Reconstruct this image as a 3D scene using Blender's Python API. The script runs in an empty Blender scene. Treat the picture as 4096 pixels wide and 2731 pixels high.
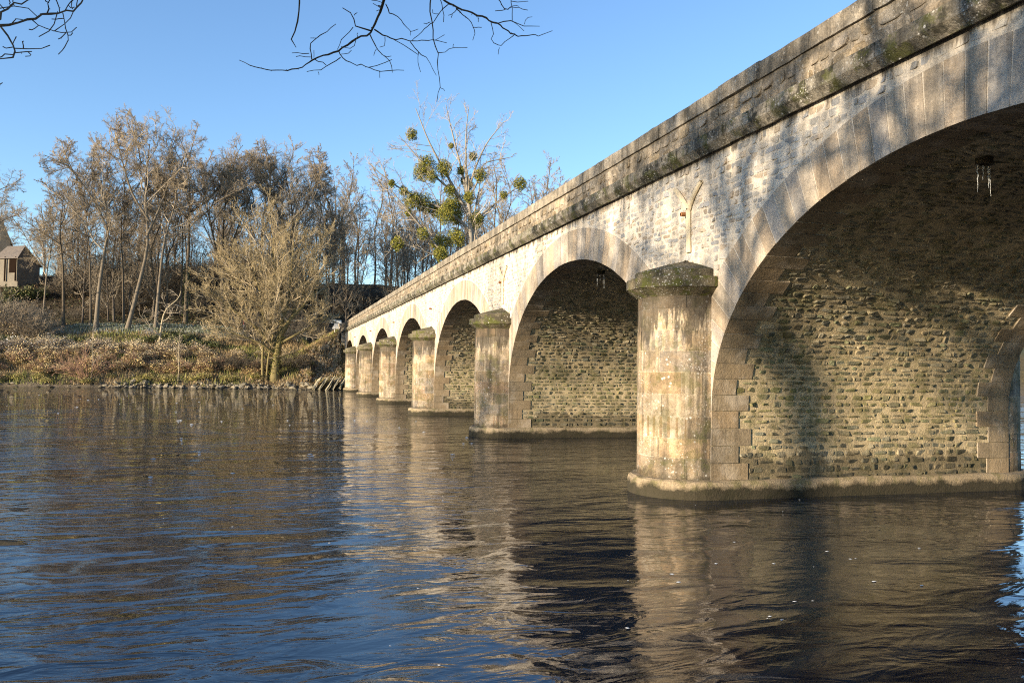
import bpy, bmesh, math, random
import numpy as np
from mathutils import Matrix, Vector
rng = np.random.default_rng(7)
C = bpy.context.scene.collection
PI = math.pi

# ------------------------------------------------------------------ helpers
class MB:
    """collects vertices, faces of any size and a colour per vertex"""
    def __init__(self): self.V=[]; self.F={}; self.K=[]; self.n=0
    def add(self, V, F, col=(1,1,1)):
        V=np.asarray(V,float).reshape(-1,3); F=np.asarray(F,int)
        k=np.asarray(col,float)
        if k.ndim==1: k=np.repeat(k[None,:],len(V),0)
        self.V.append(V); self.K.append(k)
        self.F.setdefault(F.shape[1],[]).append(F+self.n); self.n+=len(V)
        return self
    def addf(self, V, Fs, col=(1,1,1)):
        V=np.asarray(V,float).reshape(-1,3); k=np.asarray(col,float)
        if k.ndim==1: k=np.repeat(k[None,:],len(V),0)
        self.V.append(V); self.K.append(k)
        for F in Fs:
            F=np.asarray(F,int); self.F.setdefault(F.shape[1],[]).append(F+self.n)
        self.n+=len(V); return self
    def build(self, name, mat, parent=None, smooth=False, loc=None):
        me=bpy.data.meshes.new(name)
        V=np.concatenate(self.V); K=np.concatenate(self.K)
        if loc is not None: V=V-np.asarray(loc)
        me.vertices.add(len(V)); me.vertices.foreach_set('co',V.astype(np.float32).ravel())
        idx=[];tot=[]
        for k,fs in self.F.items():
            f=np.concatenate(fs); idx.append(f.ravel()); tot.append(np.full(len(f),k))
        idx=np.concatenate(idx); tot=np.concatenate(tot); st=np.concatenate([[0],np.cumsum(tot)[:-1]])
        me.loops.add(len(idx)); me.loops.foreach_set('vertex_index',idx.astype(np.int32))
        me.polygons.add(len(tot)); me.polygons.foreach_set('loop_start',st.astype(np.int32)); me.polygons.foreach_set('loop_total',tot.astype(np.int32))
        me.polygons.foreach_set('use_smooth',np.full(len(tot),smooth))
        a=me.color_attributes.new('Col','FLOAT_COLOR','POINT')
        a.data.foreach_set('color',np.concatenate([K,np.ones((len(K),1))],1).astype(np.float32).ravel())
        me.materials.append(mat); me.update(calc_edges=True); me.validate()
        o=bpy.data.objects.new(name,me); C.objects.link(o)
        if loc is not None: o.location=loc
        if parent is not None: o.parent=parent
        return o

def box(mb,x0,x1,y0,y1,z0,z1,col=(1,1,1)):
    V=[(x0,y0,z0),(x1,y0,z0),(x1,y1,z0),(x0,y1,z0),(x0,y0,z1),(x1,y0,z1),(x1,y1,z1),(x0,y1,z1)]
    F=[(0,3,2,1),(4,5,6,7),(0,1,5,4),(1,2,6,5),(2,3,7,6),(3,0,4,7)]
    mb.add(V,F,col)

def empty(name,loc,rz=0):
    o=bpy.data.objects.new(name,None); C.objects.link(o); o.location=loc; o.rotation_euler=(0,0,rz); o.empty_display_size=.3
    return o
def tag(o,label=None,cat=None,group=None,kind=None):
    if label: o['label']=label
    if cat: o['category']=cat
    if group: o['group']=group
    if kind: o['kind']=kind
    return o
def dup(o,parent=None):
    c=o.copy(); C.objects.link(c)
    if parent is not None: c.parent=parent
    for ch in list(o.children): dup(ch,c)
    return c

def norm(a): return a/np.maximum(np.linalg.norm(a,axis=-1,keepdims=True),1e-9)
def tubes(mb,P,R,k,col=(1,1,1)):
    """P (m,n,3) polylines, R (m,n) radii, k sides"""
    P=np.asarray(P,float); R=np.asarray(R,float); m,n,_=P.shape
    T=norm(np.gradient(P,axis=1)); mean=norm(T.mean(1))
    ref=np.zeros((m,3)); ref[np.arange(m),np.argmin(np.abs(mean),1)]=1
    A=norm(np.cross(T,ref[:,None,:])); B=np.cross(T,A)
    th=np.arange(k)/k*2*PI
    V=P[:,:,None,:]+R[:,:,None,None]*(A[:,:,None,:]*np.cos(th)[None,None,:,None]+B[:,:,None,:]*np.sin(th)[None,None,:,None])
    i=np.arange(n-1)[:,None]*k; j=np.arange(k)[None,:]; j2=(j+1)%k
    q=np.stack([i+j,i+j2,i+k+j2,i+k+j],-1).reshape(-1,4)
    F=(q[None]+(np.arange(m)*n*k)[:,None,None]).reshape(-1,4)
    col=np.asarray(col,float)
    if col.ndim==2: col=np.repeat(col,n*k,0)
    mb.add(V.reshape(-1,3),F,col)

def quads(mb,Cn,sz,rg,col,flat=0.0,asp=1.0):
    """small leaf faces, random orientation"""
    m=len(Cn); a=norm(rg.normal(size=(m,3))); b=norm(np.cross(a,rg.normal(size=(m,3))))
    if flat: a[:,2]*=(1-flat); b[:,2]*=(1-flat); a=norm(a); b=norm(b)
    sz=np.broadcast_to(np.asarray(sz,float),(m,))[:,None]*.5
    V=np.stack([Cn-a*sz*asp,Cn+b*sz*.55,Cn+a*sz*asp,Cn-b*sz*.55],1).reshape(-1,3)
    F=np.arange(m*4).reshape(-1,4)
    mb.add(V,F,np.repeat(col,4,0) if np.asarray(col).ndim==2 else col)

# ------------------------------------------------------------------ node helper
class N:
    def __init__(s,name):
        s.m=bpy.data.materials.new(name); s.m.use_nodes=True; s.t=s.m.node_tree; s.n=s.t.nodes; s.l=s.t.links
        s.b=s.n['Principled BSDF']
    def new(s,ty): return s.n.new(ty)
    def lk(s,a,b): s.l.new(a,b)
    def pos(s): return s.new('ShaderNodeNewGeometry').outputs['Position']
    def obj(s): return s.new('ShaderNodeTexCoord').outputs['Object']
    def scale(s,v,sc):
        n=s.new('ShaderNodeVectorMath'); n.operation='MULTIPLY'; s.lk(v,n.inputs[0]); n.inputs[1].default_value=sc; return n.outputs[0]
    def noise(s,v,sc,det=4,rough=.6,dist=0):
        n=s.new('ShaderNodeTexNoise'); s.lk(v,n.inputs['Vector']); n.inputs['Scale'].default_value=sc; n.inputs['Detail'].default_value=det
        n.inputs['Roughness'].default_value=rough; n.inputs['Distortion'].default_value=dist; return n.outputs['Fac']
    def vor(s,v,sc,feat='F1',out='Distance'):
        n=s.new('ShaderNodeTexVoronoi'); n.feature=feat; s.lk(v,n.inputs['Vector']); n.inputs['Scale'].default_value=sc; return n.outputs[out]
    def mp(s,x,a,b,c=0,d=1):
        n=s.new('ShaderNodeMapRange'); s.lk(x,n.inputs[0])
        for i,q in enumerate((a,b,c,d)): n.inputs[i+1].default_value=q
        return n.outputs[0]
    def ma(s,op,a,b=None):
        n=s.new('ShaderNodeMath'); n.operation=op
        for i,q in enumerate((a,b)):
            if q is None: continue
            if isinstance(q,(int,float)): n.inputs[i].default_value=q
            else: s.lk(q,n.inputs[i])
        return n.outputs[0]
    def mix(s,f,a,b,mode='MIX'):
        n=s.new('ShaderNodeMix'); n.data_type='RGBA'; n.blend_type=mode; n.clamp_factor=True
        for i,q in ((0,f),(6,a),(7,b)):
            if isinstance(q,(int,float)): n.inputs[i].default_value=q
            elif isinstance(q,(tuple,list)): n.inputs[i].default_value=(*q,1)
            else: s.lk(q,n.inputs[i])
        return n.outputs[2]
    def attr(s,name='Col'):
        n=s.new('ShaderNodeAttribute'); n.attribute_name=name; return n.outputs['Color']
    def xyz(s,v):
        n=s.new('ShaderNodeSeparateXYZ'); s.lk(v,n.inputs[0]); return n.outputs
    def bump(s,h,strength,dist,nrm=None):
        n=s.new('ShaderNodeBump'); s.lk(h,n.inputs['Height']); n.inputs['Strength'].default_value=strength; n.inputs['Distance'].default_value=dist
        if nrm is not None: s.lk(nrm,n.inputs['Normal'])
        return n.outputs[0]
    def out(s,col,rough=.9,nrm=None,spec=.25):
        if isinstance(col,(tuple,list)): s.b.inputs['Base Color'].default_value=(*col,1)
        else: s.lk(col,s.b.inputs['Base Color'])
        if isinstance(rough,(int,float)): s.b.inputs['Roughness'].default_value=rough
        else: s.lk(rough,s.b.inputs['Roughness'])
        s.b.inputs['Specular IOR Level'].default_value=spec
        if nrm is not None: s.lk(nrm,s.b.inputs['Normal'])
        return s.m

def stone_mat(name,grain=.35,lichen=.0,dark=.0,moss=.0,wet=None,bump=.5,stain=(.35,.27,.17),stain_amt=.35,streak=.0,patch=.0,gs=28,top=None):
    n=N(name); p=n.pos(); c=n.attr()
    big=n.noise(p,.55,5,.65); mid=n.noise(p,3.5,5,.65); fine=n.noise(p,gs,4,.7)
    c=n.mix(n.mp(mid,.3,.75,0,stain_amt),c,stain,'MIX')
    v=n.ma('MULTIPLY',n.mp(big,.3,.7,.78,1.2),n.mp(fine,.25,.75,1-grain,1+grain))
    vv=n.new('ShaderNodeCombineColor')
    for i in range(3): n.lk(v,vv.inputs[i])
    c=n.mix(1.0,c,vv.outputs[0],'MULTIPLY')
    z=n.xyz(p)[2]
    if patch: c=n.mix(n.mp(n.noise(p,1.3,4,.6),.52,.62,0,patch),c,(.62,.54,.44))
    if streak:
        sx=n.noise(n.scale(p,(3.2,3.2,.22)),1.0,4,.7)
        c=n.mix(n.mp(sx,.47,.66,0,streak),c,(.045,.04,.032))
    if dark:
        c=n.mix(n.ma('MULTIPLY',n.mp(n.noise(p,1.7,6,.75),.46,.58,0,1),dark),c,(.03,.028,.02))
    if moss:
        c=n.mix(n.ma('MULTIPLY',n.mp(n.noise(p,2.6,5,.7,.4),.5,.6,0,1),moss),c,(.075,.08,.018))
    if lichen:
        d=n.vor(p,7.5); m=n.mp(n.noise(p,2.1,3,.6),.5,.62,0,1)
        sp=n.ma('MULTIPLY',n.mp(d,.16,.24,1,0),m)
        d2=n.vor(p,17.0); sp2=n.ma('MULTIPLY',n.mp(d2,.17,.26,1,0),n.mp(n.noise(p,1.1,4,.6),.45,.6,0,1))
        c=n.mix(n.ma('MULTIPLY',n.ma('MAXIMUM',sp,sp2),lichen),c,(.52,.5,.45))
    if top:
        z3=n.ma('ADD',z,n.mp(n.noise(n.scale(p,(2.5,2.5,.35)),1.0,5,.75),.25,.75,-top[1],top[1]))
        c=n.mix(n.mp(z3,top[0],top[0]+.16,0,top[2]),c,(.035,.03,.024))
    if wet:
        z2=n.ma('ADD',z,n.mp(n.noise(p,1.6,5,.7),.2,.8,-wet[1],wet[1]))
        c=n.mix(n.mp(z2,wet[0]-.06,wet[0]+.06,wet[2],0),c,(.022,.02,.012))
    h=n.ma('ADD',n.ma('MULTIPLY',fine,.5),mid)
    return n.out(c,.92,n.bump(h,bump,.03),.2)
# ------------------------------------------------------------------ the bridge
T=9.56; W=8.52; A=7.095; B=4.6; ZS=1.98; L=16.5283; C0=9.345; PR=1.17; NA=7
XE=9.0                                   # extrados circle
ER=10.65; EZ=-3.07
cen=[C0+L*k for k in range(NA)]; pie=[c+L/2 for c in cen[:-1]]
M_spandrel=stone_mat('spandrel_stone',grain=.34,bump=.45,stain=(.36,.30,.22),stain_amt=.4,streak=.35,patch=.2,top=(7.72,.26,.85))  # top: dark strip paints in the cornice's shadow along with brown staining
M_parapet=stone_mat('parapet_stone',grain=.5,bump=1.0,lichen=.55,dark=.5,stain=(.22,.165,.10),stain_amt=.6,streak=.6)
M_cornice=stone_mat('cornice_stone',grain=.55,bump=1.0,lichen=.9,dark=.95,moss=.6,stain=(.12,.10,.07),stain_amt=.7,streak=.75)
M_ring=stone_mat('ring_stone',grain=.36,bump=.6,stain=(.33,.25,.17),stain_amt=.5,streak=.4,patch=.25,lichen=.12)
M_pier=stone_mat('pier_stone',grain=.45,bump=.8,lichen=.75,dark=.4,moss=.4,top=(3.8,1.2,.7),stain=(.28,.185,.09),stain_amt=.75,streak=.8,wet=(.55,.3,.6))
M_cap=stone_mat('cap_stone',grain=.5,bump=1.0,lichen=.85,dark=.7,moss=.9,stain=(.15,.12,.07),stain_amt=.6)
M_vault=stone_mat('vault_stone',grain=.45,bump=.8,stain=(.25,.19,.11),stain_amt=.4,lichen=.2,dark=.3,moss=.4,wet=(.95,.55,.6))
M_plinth=stone_mat('plinth_stone',grain=.4,bump=.8,moss=.5,stain=(.3,.22,.12),stain_amt=.5,wet=(.27,.16,.92))
M_pipe=stone_mat('pipe_coat',grain=.12,bump=.1,stain=(.5,.36,.2),stain_amt=.25)
M_rust=stone_mat('rusty_outlet',grain=.3,bump=.3,stain=(.3,.1,.03),stain_amt=.6)
M_tar=stone_mat('asphalt_deck',grain=.3,bump=.3,stain=(.05,.05,.05))

def stones(mb,fmap,u,v,w,h,rot,dep,cols,rg,n=9,jit=.1,ee=.62):
    m=len(u); th=(np.arange(n)+.5)/n*2*PI
    cs,sn=np.cos(th),np.sin(th); e=ee
    ox=np.sign(cs)*np.abs(cs)**e; oy=np.sign(sn)*np.abs(sn)**e; mx=1/max(np.abs(ox).max(),np.abs(oy).max())
    J=1-jit+2*jit*rg.random((m,n))*.9
    X=ox[None]*J*w[:,None]/2*mx; Y=oy[None]*J*h[:,None]/2*mx
    c,s=np.cos(rot)[:,None],np.sin(rot)[:,None]
    X,Y=X*c-Y*s,X*s+Y*c
    sc=np.array([1.0,.95,.78])[None,:,None]
    U=u[:,None,None]+X[:,None,:]*sc; Vv=v[:,None,None]+Y[:,None,:]*sc
    tilt=rg.normal(0,.12,(m,2))
    D=np.array([-.02,.72,1.0])[None,:,None]*dep[:,None,None]*np.ones((1,1,n))
    D[:,0,:]=-.02
    D[:,1:,:]*=(1+.25*rg.normal(size=(m,1,n)))
    D[:,1:,:]+=(tilt[:,0,None,None]*X[:,None,:]+tilt[:,1,None,None]*Y[:,None,:])
    P=fmap(U.ravel(),Vv.ravel(),D.ravel())
    j=np.arange(n); j2=(j+1)%n
    q=np.concatenate([np.stack([j+r*n,j2+r*n,j2+(r+1)*n,j+(r+1)*n],1) for r in (0,1)])
    cap=(2*n+j)[None]
    off=(np.arange(m)*3*n)
    Fq=(q[None]+off[:,None,None]).reshape(-1,4); Fc=(cap[None]+off[:,None,None]).reshape(-1,n)
    mb.addf(P,[Fq,Fc],np.repeat(cols,3*n,0))

def courses(u0,u1,v0,v1,hr,wr,joint,rg,jv=.0):
    out=[]; v=v0
    while v<v1-.05:
        hh=rg.uniform(*hr); u=u0+rg.uniform(-.3,0)
        while u<u1:
            ww=rg.uniform(*wr); h2=hh*rg.uniform(.8,1.0)
            out.append((u+ww/2,v+hh/2+rg.normal(0,jv),ww-joint*rg.uniform(.6,1.4),h2-joint*rg.uniform(.5,1.2),rg.normal(0,.05)))
            u+=ww
        v+=hh
    return np.array(out)

def pal(m,cols,rg,var=.12):
    cols=np.asarray(cols); return np.clip(cols[rg.integers(0,len(cols),m)]*(1+rg.normal(0,var,(m,1))),.01,.9)

bridge=tag(empty('stone_bridge',(0,0,0)),'long pale stone road bridge with round-nosed piers and elliptical arches across the river','bridge')
bridge.location=(T+W/2,58,0); BL=np.array([T+W/2,58,0])
def bpart(mb,name,mat,parent=None,smooth=False):
    par=parent or bridge
    o=mb.build(name,mat,None,smooth)
    o.data.transform(Matrix.Translation(Vector(-BL)))
    o.parent=par
    return o

def ell(c,n=64):
    th=np.linspace(0,PI,n+1); return np.stack([c-A*np.cos(th),ZS+B*np.sin(th)],1)

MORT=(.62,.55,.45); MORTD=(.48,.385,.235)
# --- facades (mortar bed + rubble)
for side,X in ((0,T),(1,T+W)):
    mb=MB(); ztop=7.9
    def quad(y0,z0,y1,z1,y2,z2,y3,z3):
        V=[(X,y0,z0),(X,y1,z1),(X,y2,z2),(X,y3,z3)]; mb.add(V,[(0,1,2,3)] if side else [(3,2,1,0)],MORT)
    prev=-14.0
    for c in cen:
        quad(prev,-1.6,c-A,-1.6,c-A,ztop,prev,ztop)
        e=ell(c)
        for i in range(len(e)-1):
            quad(e[i,0],e[i,1],e[i+1,0],e[i+1,1],e[i+1,0],ztop,e[i,0],ztop)
        prev=c+A
    quad(prev,-1.6,121,-1.6,121,ztop,prev,ztop)
    rg=np.random.default_rng(11+side)
    S=courses(-13.5,116,3.2,7.86,(.11,.19),(.15,.40),.030,rg,.012)
    d=np.min(np.stack([np.hypot(S[:,0]-c,S[:,1]-EZ) for c in cen]),0)
    ok=(d>ER+.03+S[:,3]*.45)&(S[:,1]+S[:,3]/2<7.84)&(S[:,0]<115.4)
    near0=(S[:,0]>-1)
    S=S[ok&near0]
    if side: S=S[::1]
    m=len(S)
    cols=pal(m,[(.48,.44,.38),(.42,.40,.36),(.36,.355,.34),(.46,.41,.34),(.30,.31,.32),(.42,.34,.25),(.54,.50,.43),(.44,.42,.38)],rg)
    sg=-1 if side==0 else 1
    stones(mb,lambda u,v,dd:np.stack([X+sg*dd,u,v],1),S[:,0],S[:,1],S[:,2],S[:,3],S[:,4],rg.uniform(.004,.010,m),cols,rg,n=10,jit=.10,ee=.36)
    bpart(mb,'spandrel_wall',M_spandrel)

# --- arches: dressed voussoirs, vault rubble
def intrados_path(c,n=900):
    z=np.linspace(.40,ZS,80)[:-1]; e=ell(c,n)
    P=np.concatenate([np.stack([np.full_like(z,c-A),z],1),e,np.stack([np.full_like(z,c+A),z[::-1]],1)])
    s=np.concatenate([[0],np.cumsum(np.linalg.norm(np.diff(P,axis=0),axis=1))])
    dz=P[:,1]-ZS; dy=P[:,0]-c
    nr=np.stack([dy/A**2,np.maximum(dz,0)/B**2],1); nr[dz<0,1]=0
    nr=norm(nr)                                   # outward (into the masonry)
    return P,s,nr
def outer(p,nr,c):
    # along the normal to the extrados circle, clipped at the pier centre
    d=np.array([p[0]-c,p[1]-EZ]); b=d@nr; q=d@d-ER**2; t=-b+math.sqrt(max(b*b-q,.01))
    o=p+nr*t; lim=A+PR-.012
    if abs(o[0]-c)>lim:
        t=(lim-abs(p[0]-c))/max(abs(nr[0]),1e-6); o=p+nr*t
    return o
for k,c in enumerate(cen):
    rg=np.random.default_rng(100+k)
    P,s,nr=intrados_path(c); tot=s[-1]
    at=lambda q:(np.array([np.interp(q,s,P[:,0]),np.interp(q,s,P[:,1])]),norm(np.array([np.interp(q,s,nr[:,0]),np.interp(q,s,nr[:,1])])))
    nlow=4; bs=[.395*i for i in range(nlow+1)]
    mid=tot-2*bs[-1]; nb=int(round(mid/.375)); 
    b=bs[:-1]+list(bs[-1]+np.arange(nb+1)*mid/nb)+[tot-q for q in bs[:-1]][::-1]
    nv=len(b)-1
    depA=[(.98 if i%2 else .64)+rg.normal(0,.04) for i in range(nv)]
    depB=[(.64 if i%2 else .98)+rg.normal(0,.04) for i in range(nv)]
    mbs=(MB(),MB())
    for i in range(nv):
        g=.009
        (p0,n0),(p1,n1)=at(b[i]+g),at(b[i+1]-g)
        q0,q1=outer(p0,n0,c),outer(p1,n1,c)
        dl=norm(q1-q0); q0=q0+dl*g; q1=q1-dl*g
        sunk=.022+abs(rg.normal(0,.006))
        i0,i1=p0-n0*sunk,p1-n1*sunk
        col=pal(1,[(.40,.345,.27),(.36,.31,.245),(.44,.39,.33),(.32,.30,.27),(.40,.32,.23)],rg,.09)[0]
        for mb,X0,X1 in ((mbs[0],T-.007-abs(rg.normal(0,.003)),T+depA[i]),(mbs[1],T+W-depB[i],T+W+.02)):
            V=[(X0,*i0),(X0,*i1),(X0,*q1),(X0,*q0),(X1,*i0),(X1,*i1),(X1,*q1),(X1,*q0)]
            mb.add(V,[(0,1,2,3),(7,6,5,4),(1,5,6,2),(2,6,7,3),(3,7,4,0)],col)
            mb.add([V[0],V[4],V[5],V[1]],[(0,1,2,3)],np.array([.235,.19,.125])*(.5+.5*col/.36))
    for mb in mbs: bpart(mb,'arch_ring',M_ring)
    # vault bed
    mb=MB(); idx=np.unique(np.linspace(0,len(P)-1,90).astype(int)); Q=P[idx]; nq=len(Q)
    Q=np.concatenate([[[Q[0,0],-1.6]],Q,[[Q[-1,0],-1.6]]]); nq+=2
    V=np.concatenate([np.stack([np.full(nq,T),Q[:,0],Q[:,1]],1),np.stack([np.full(nq,T+W),Q[:,0],Q[:,1]],1)])
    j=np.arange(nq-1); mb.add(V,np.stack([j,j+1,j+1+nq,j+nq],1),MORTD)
    S=courses(T+.6,T+W-.5,0.02,tot-.02,(.105,.195),(.13,.46),.042,rg,.008); S[:,3]*=rg.choice([1,1,1,.8,.62],len(S)); S[:,4]+=rg.normal(0,.03,len(S))
    bi=np.clip(np.searchsorted(b,S[:,1])-1,0,nv-1)
    bi2=np.clip(np.searchsorted(b,S[:,1]+S[:,3]/2)-1,0,nv-1); bi3=np.clip(np.searchsorted(b,S[:,1]-S[:,3]/2)-1,0,nv-1)
    dA=np.array(depA); dB=np.array(depB)
    lo=T+np.maximum(np.maximum(dA[bi],dA[bi2]),dA[bi3])+.03; hi=T+W-np.maximum(np.maximum(dB[bi],dB[bi2]),dB[bi3])-.03
    # squeeze stones that straddle the quoins
    l=S[:,0]-S[:,2]/2; r=S[:,0]+S[:,2]/2; l=np.maximum(l,lo); r=np.minimum(r,hi)
    S[:,0]=(l+r)/2; S[:,2]=r-l
    up=np.minimum(S[:,1],tot-S[:,1])               # height along the curve
    drop=(up>4.6)&(rg.random(len(S))<.08)
    ok=(S[:,2]>.1)&~drop
    if k>=3: ok&=(S[:,1]>tot*.45)
    S=S[ok]; up=up[ok]; m=len(S)
    far=np.clip((up-4.2)/1.2,0,1)
    dep=rg.uniform(.002,.022,m)*(1-.1*far)+.004
    hgt=S[:,3]*(1-.3*far*rg.random(m))
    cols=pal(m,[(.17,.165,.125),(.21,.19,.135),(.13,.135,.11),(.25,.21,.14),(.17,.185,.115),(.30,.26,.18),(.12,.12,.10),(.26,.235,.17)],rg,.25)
    cols=cols*(1-.35*far[:,None])+np.array([.36,.30,.215])*.35*far[:,None]  # higher stones take mortar tone, made paler to lift the vault's shade
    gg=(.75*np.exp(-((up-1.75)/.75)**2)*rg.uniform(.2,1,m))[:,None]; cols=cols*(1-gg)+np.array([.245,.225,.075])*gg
    def fm(u,v,d):
        y=np.interp(v,s,P[:,0]); z=np.interp(v,s,P[:,1]); n=norm(np.stack([np.interp(v,s,nr[:,0]),np.interp(v,s,nr[:,1])],1))
        return np.stack([u,y-n[:,0]*d,z-n[:,1]*d],1)
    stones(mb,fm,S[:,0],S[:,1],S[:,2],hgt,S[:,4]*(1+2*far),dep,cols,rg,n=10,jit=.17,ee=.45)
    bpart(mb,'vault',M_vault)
    # drain hole at the crown
    mb=MB(); r=.13
    th=np.arange(10)/10*2*PI
    for (r0,z0,r1,z1) in ((.13,B+ZS+.02,.13,B+ZS-.10),(.13,B+ZS-.10,.085,B+ZS-.10),(.085,B+ZS-.10,.085,B+ZS+.05)):
        V=[(T+1.75+r0*math.cos(a)*1.2,c+1.34+r0*math.sin(a)*.9,z0-.1) for a in th]+[(T+1.75+r1*math.cos(a)*1.2,c+1.34+r1*math.sin(a)*.9,z1-.1) for a in th]
        j=np.arange(10); mb.add(V,np.stack([j,(j+1)%10,(j+1)%10+10,j+10],1),(.02,.018,.016))
    if k<3: bpart(mb,'drain_hole',M_vault)

# --- piers
def ring_block(mb,cx,cy,sg,a0,a1,z0,z1,r0,r1,col,n=5):
    """curved block of a half round nose; a=0 faces +Y, a=pi/2 faces outwards"""
    a=np.linspace(a0,a1,n+1)
    def pt(r,z): return np.stack([cx+sg*r*np.sin(a),cy+r*np.cos(a),np.full(n+1,z)],1)
    V=np.concatenate([pt(r1,z0),pt(r1,z1),pt(r0,z1),pt(r0,z0)]); k=n+1; j=np.arange(n)
    F=np.concatenate([np.stack([j+q*k,j+1+q*k,j+1+((q+1)%4)*k,j+((q+1)%4)*k],1) for q in range(4)])
    if sg>0: F=F[:,::-1]
    F=np.concatenate([F,[[0,k,2*k,3*k]],[[n,3*k+n,2*k+n,k+n]]])
    mb.add(V,F,col)
def nose_rev(mb,cx,cy,sg,prof,col,n=20):
    a=np.linspace(0,PI,n+1); k=n+1; V=[]; 
    for r,z in prof: V.append(np.stack([cx+sg*r*np.sin(a),cy+r*np.cos(a),np.full(k,z)],1))
    V=np.concatenate(V); j=np.arange(n); F=[]
    for q in range(len(prof)-1): F.append(np.stack([j+q*k,j+1+q*k,j+1+(q+1)*k,j+(q+1)*k],1))
    F=np.concatenate(F); 
    if sg>0: F=F[:,::-1]
    mb.add(V,F,col)
for k,y in enumerate(pie):
    rg=np.random.default_rng(200+k)
    mb=MB()
    for sg,cx in ((-1,T),(1,T+W)):
        nose_rev(mb,cx,y,sg,[(PR-.006,-1.6),(PR-.006,4.62)],(.50,.43,.32))
        z=.41; i=0
        while z<4.55:
            hh=rg.uniform(.44,.52); z1=min(z+hh,4.62)
            if 4.62-z1<.25: z1=4.62
            nbk=3; off=(.0 if i%2 else .5)
            cuts=sorted(set([0]+[min(max((q+off+rg.normal(0,.06))*PI/nbk,0),PI) for q in range(0,nbk+1)]+[PI]))
            cuts=[cuts[0]]+[q for q in cuts[1:-1] if .2<q<PI-.2]+[cuts[-1]]
            for a0,a1 in zip(cuts[:-1],cuts[1:]):
                col=pal(1,[(.38,.31,.22),(.33,.27,.20),(.41,.34,.25),(.33,.24,.17),(.40,.29,.18),(.28,.25,.215)],rg,.14)[0]
                ring_block(mb,cx,y,sg,a0+.009,a1-.009,z+.010,z1-.010,PR-.08,PR+rg.normal(0,.005),col,max(3,int((a1-a0)*6)))
            z=z1; i+=1
    box(mb,T-.3,T+W+.3,y-PR+.1,y+PR-.1,-1.5,4.5,(.4,.33,.25))
    p=bpart(mb,'pier',M_pier)
    for sg,cx in ((-1,T),(1,T+W)):
        mb=MB()
        nose_rev(mb,cx,y,sg,[(PR-.05,4.60),(PR+.02,4.605),(PR+.03,4.62),(PR+.25,4.79),(PR+.28,4.795),(PR+.28,5.02),(PR+.265,5.035),(PR+.075,5.05),(PR+.07,5.055),(PR+.07,5.20),(PR+.055,5.22),(.55,5.41),(0.0,5.55)],(.14,.12,.08),28)
        # weathered, uneven stone
        Vv=mb.V[-1]
        ph=rg.uniform(0,9); Vv[:,2]+=.005*np.sin(Vv[:,1]*9+ph)+.005*rg.normal(size=len(Vv)); Vv[:,0]+=.006*np.sin(Vv[:,1]*7+Vv[:,2]*11+ph)
        bpart(mb,'cap',M_cap,p)
    mb=MB(); n=18
    def stad(r,z):
        a=np.linspace(0,PI,n+1)
        return np.concatenate([np.stack([T-r*np.sin(a),y+r*np.cos(a),np.full(n+1,z)],1),np.stack([T+W+r*np.sin(a),y-r*np.cos(a),np.full(n+1,z)],1)])
    prof=[(PR+.21,-1.6),(PR+.215,.30),(PR+.19,.385),(PR+.13,.42),(PR-.1,.43)]
    # subdivide the straight flanks
    rows=[]
    for r,z in prof:
        s_=stad(r,z); a_,b_=s_[:n+1],s_[n+1:]
        f1=np.stack([np.linspace(a_[-1],b_[0],14)[1:-1]])[0]; f2=np.stack([np.linspace(b_[-1],a_[0],14)[1:-1]])[0]
        row=np.concatenate([a_,f1,b_,f2]); row[:,2]+=rg.normal(0,.012,len(row))*(z>0); rows.append(row)
    m=len(rows[0]); V=np.concatenate(rows); j=np.arange(m); F=np.concatenate([np.stack([j+q*m,(j+1)%m+q*m,(j+1)%m+(q+1)*m,j+(q+1)*m],1) for q in range(len(rows)-1)])
    mb.add(V,F[:,::-1],(.27,.215,.145)); bpart(mb,'plinth',M_plinth,p)
    # forked drain moulding on the spandrel above the pier
    rg=np.random.default_rng(300+k)
    if k<2:
        mb=MB()
        def strip(pts,w):
            pts=np.array(pts)
            for s_ in (-1,1):
                Pp=np.stack([np.full(len(pts),T-.045),pts[:,0]+s_*w,pts[:,1]],1)
                tubes(mb,Pp[None],np.full((1,len(pts)),.042),6,(.62,.53,.37))
        def arc(p0,p1,bow):
            p0=np.array(p0);p1=np.array(p1);t=np.linspace(0,1,7)[:,None]
            return p0+(p1-p0)*t+np.array([bow,0])*(t*(1-t))*4
        strip(arc((y-.16,5.73),(y-.13,6.80),0),.038); strip(arc((y-.10,6.76),(y+.56,7.40),-.06),.036); strip(arc((y-.15,6.76),(y-.72,7.32),.08),.036)
        dp=bpart(mb,'drain_pipe',M_pipe)
        mb=MB()
        nP=np.array([[T+.02,y-.0,6.68],[T-.17,y-.0,6.67],[T-.19,y-.0,6.67]]); tubes(mb,nP[None],np.array([[.055,.055,.03]]),8,(.26,.13,.06))
        bpart(mb,'outlet',M_rust,dp)
    else:
        mb=MB(); nP=np.array([[T+.02,y-.0,6.68],[T-.17,y-.0,6.67],[T-.19,y-.0,6.67]]); tubes(mb,nP[None],np.array([[.055,.055,.03]]),8,(.26,.13,.06))
        bpart(mb,'outlet',M_rust)

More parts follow.
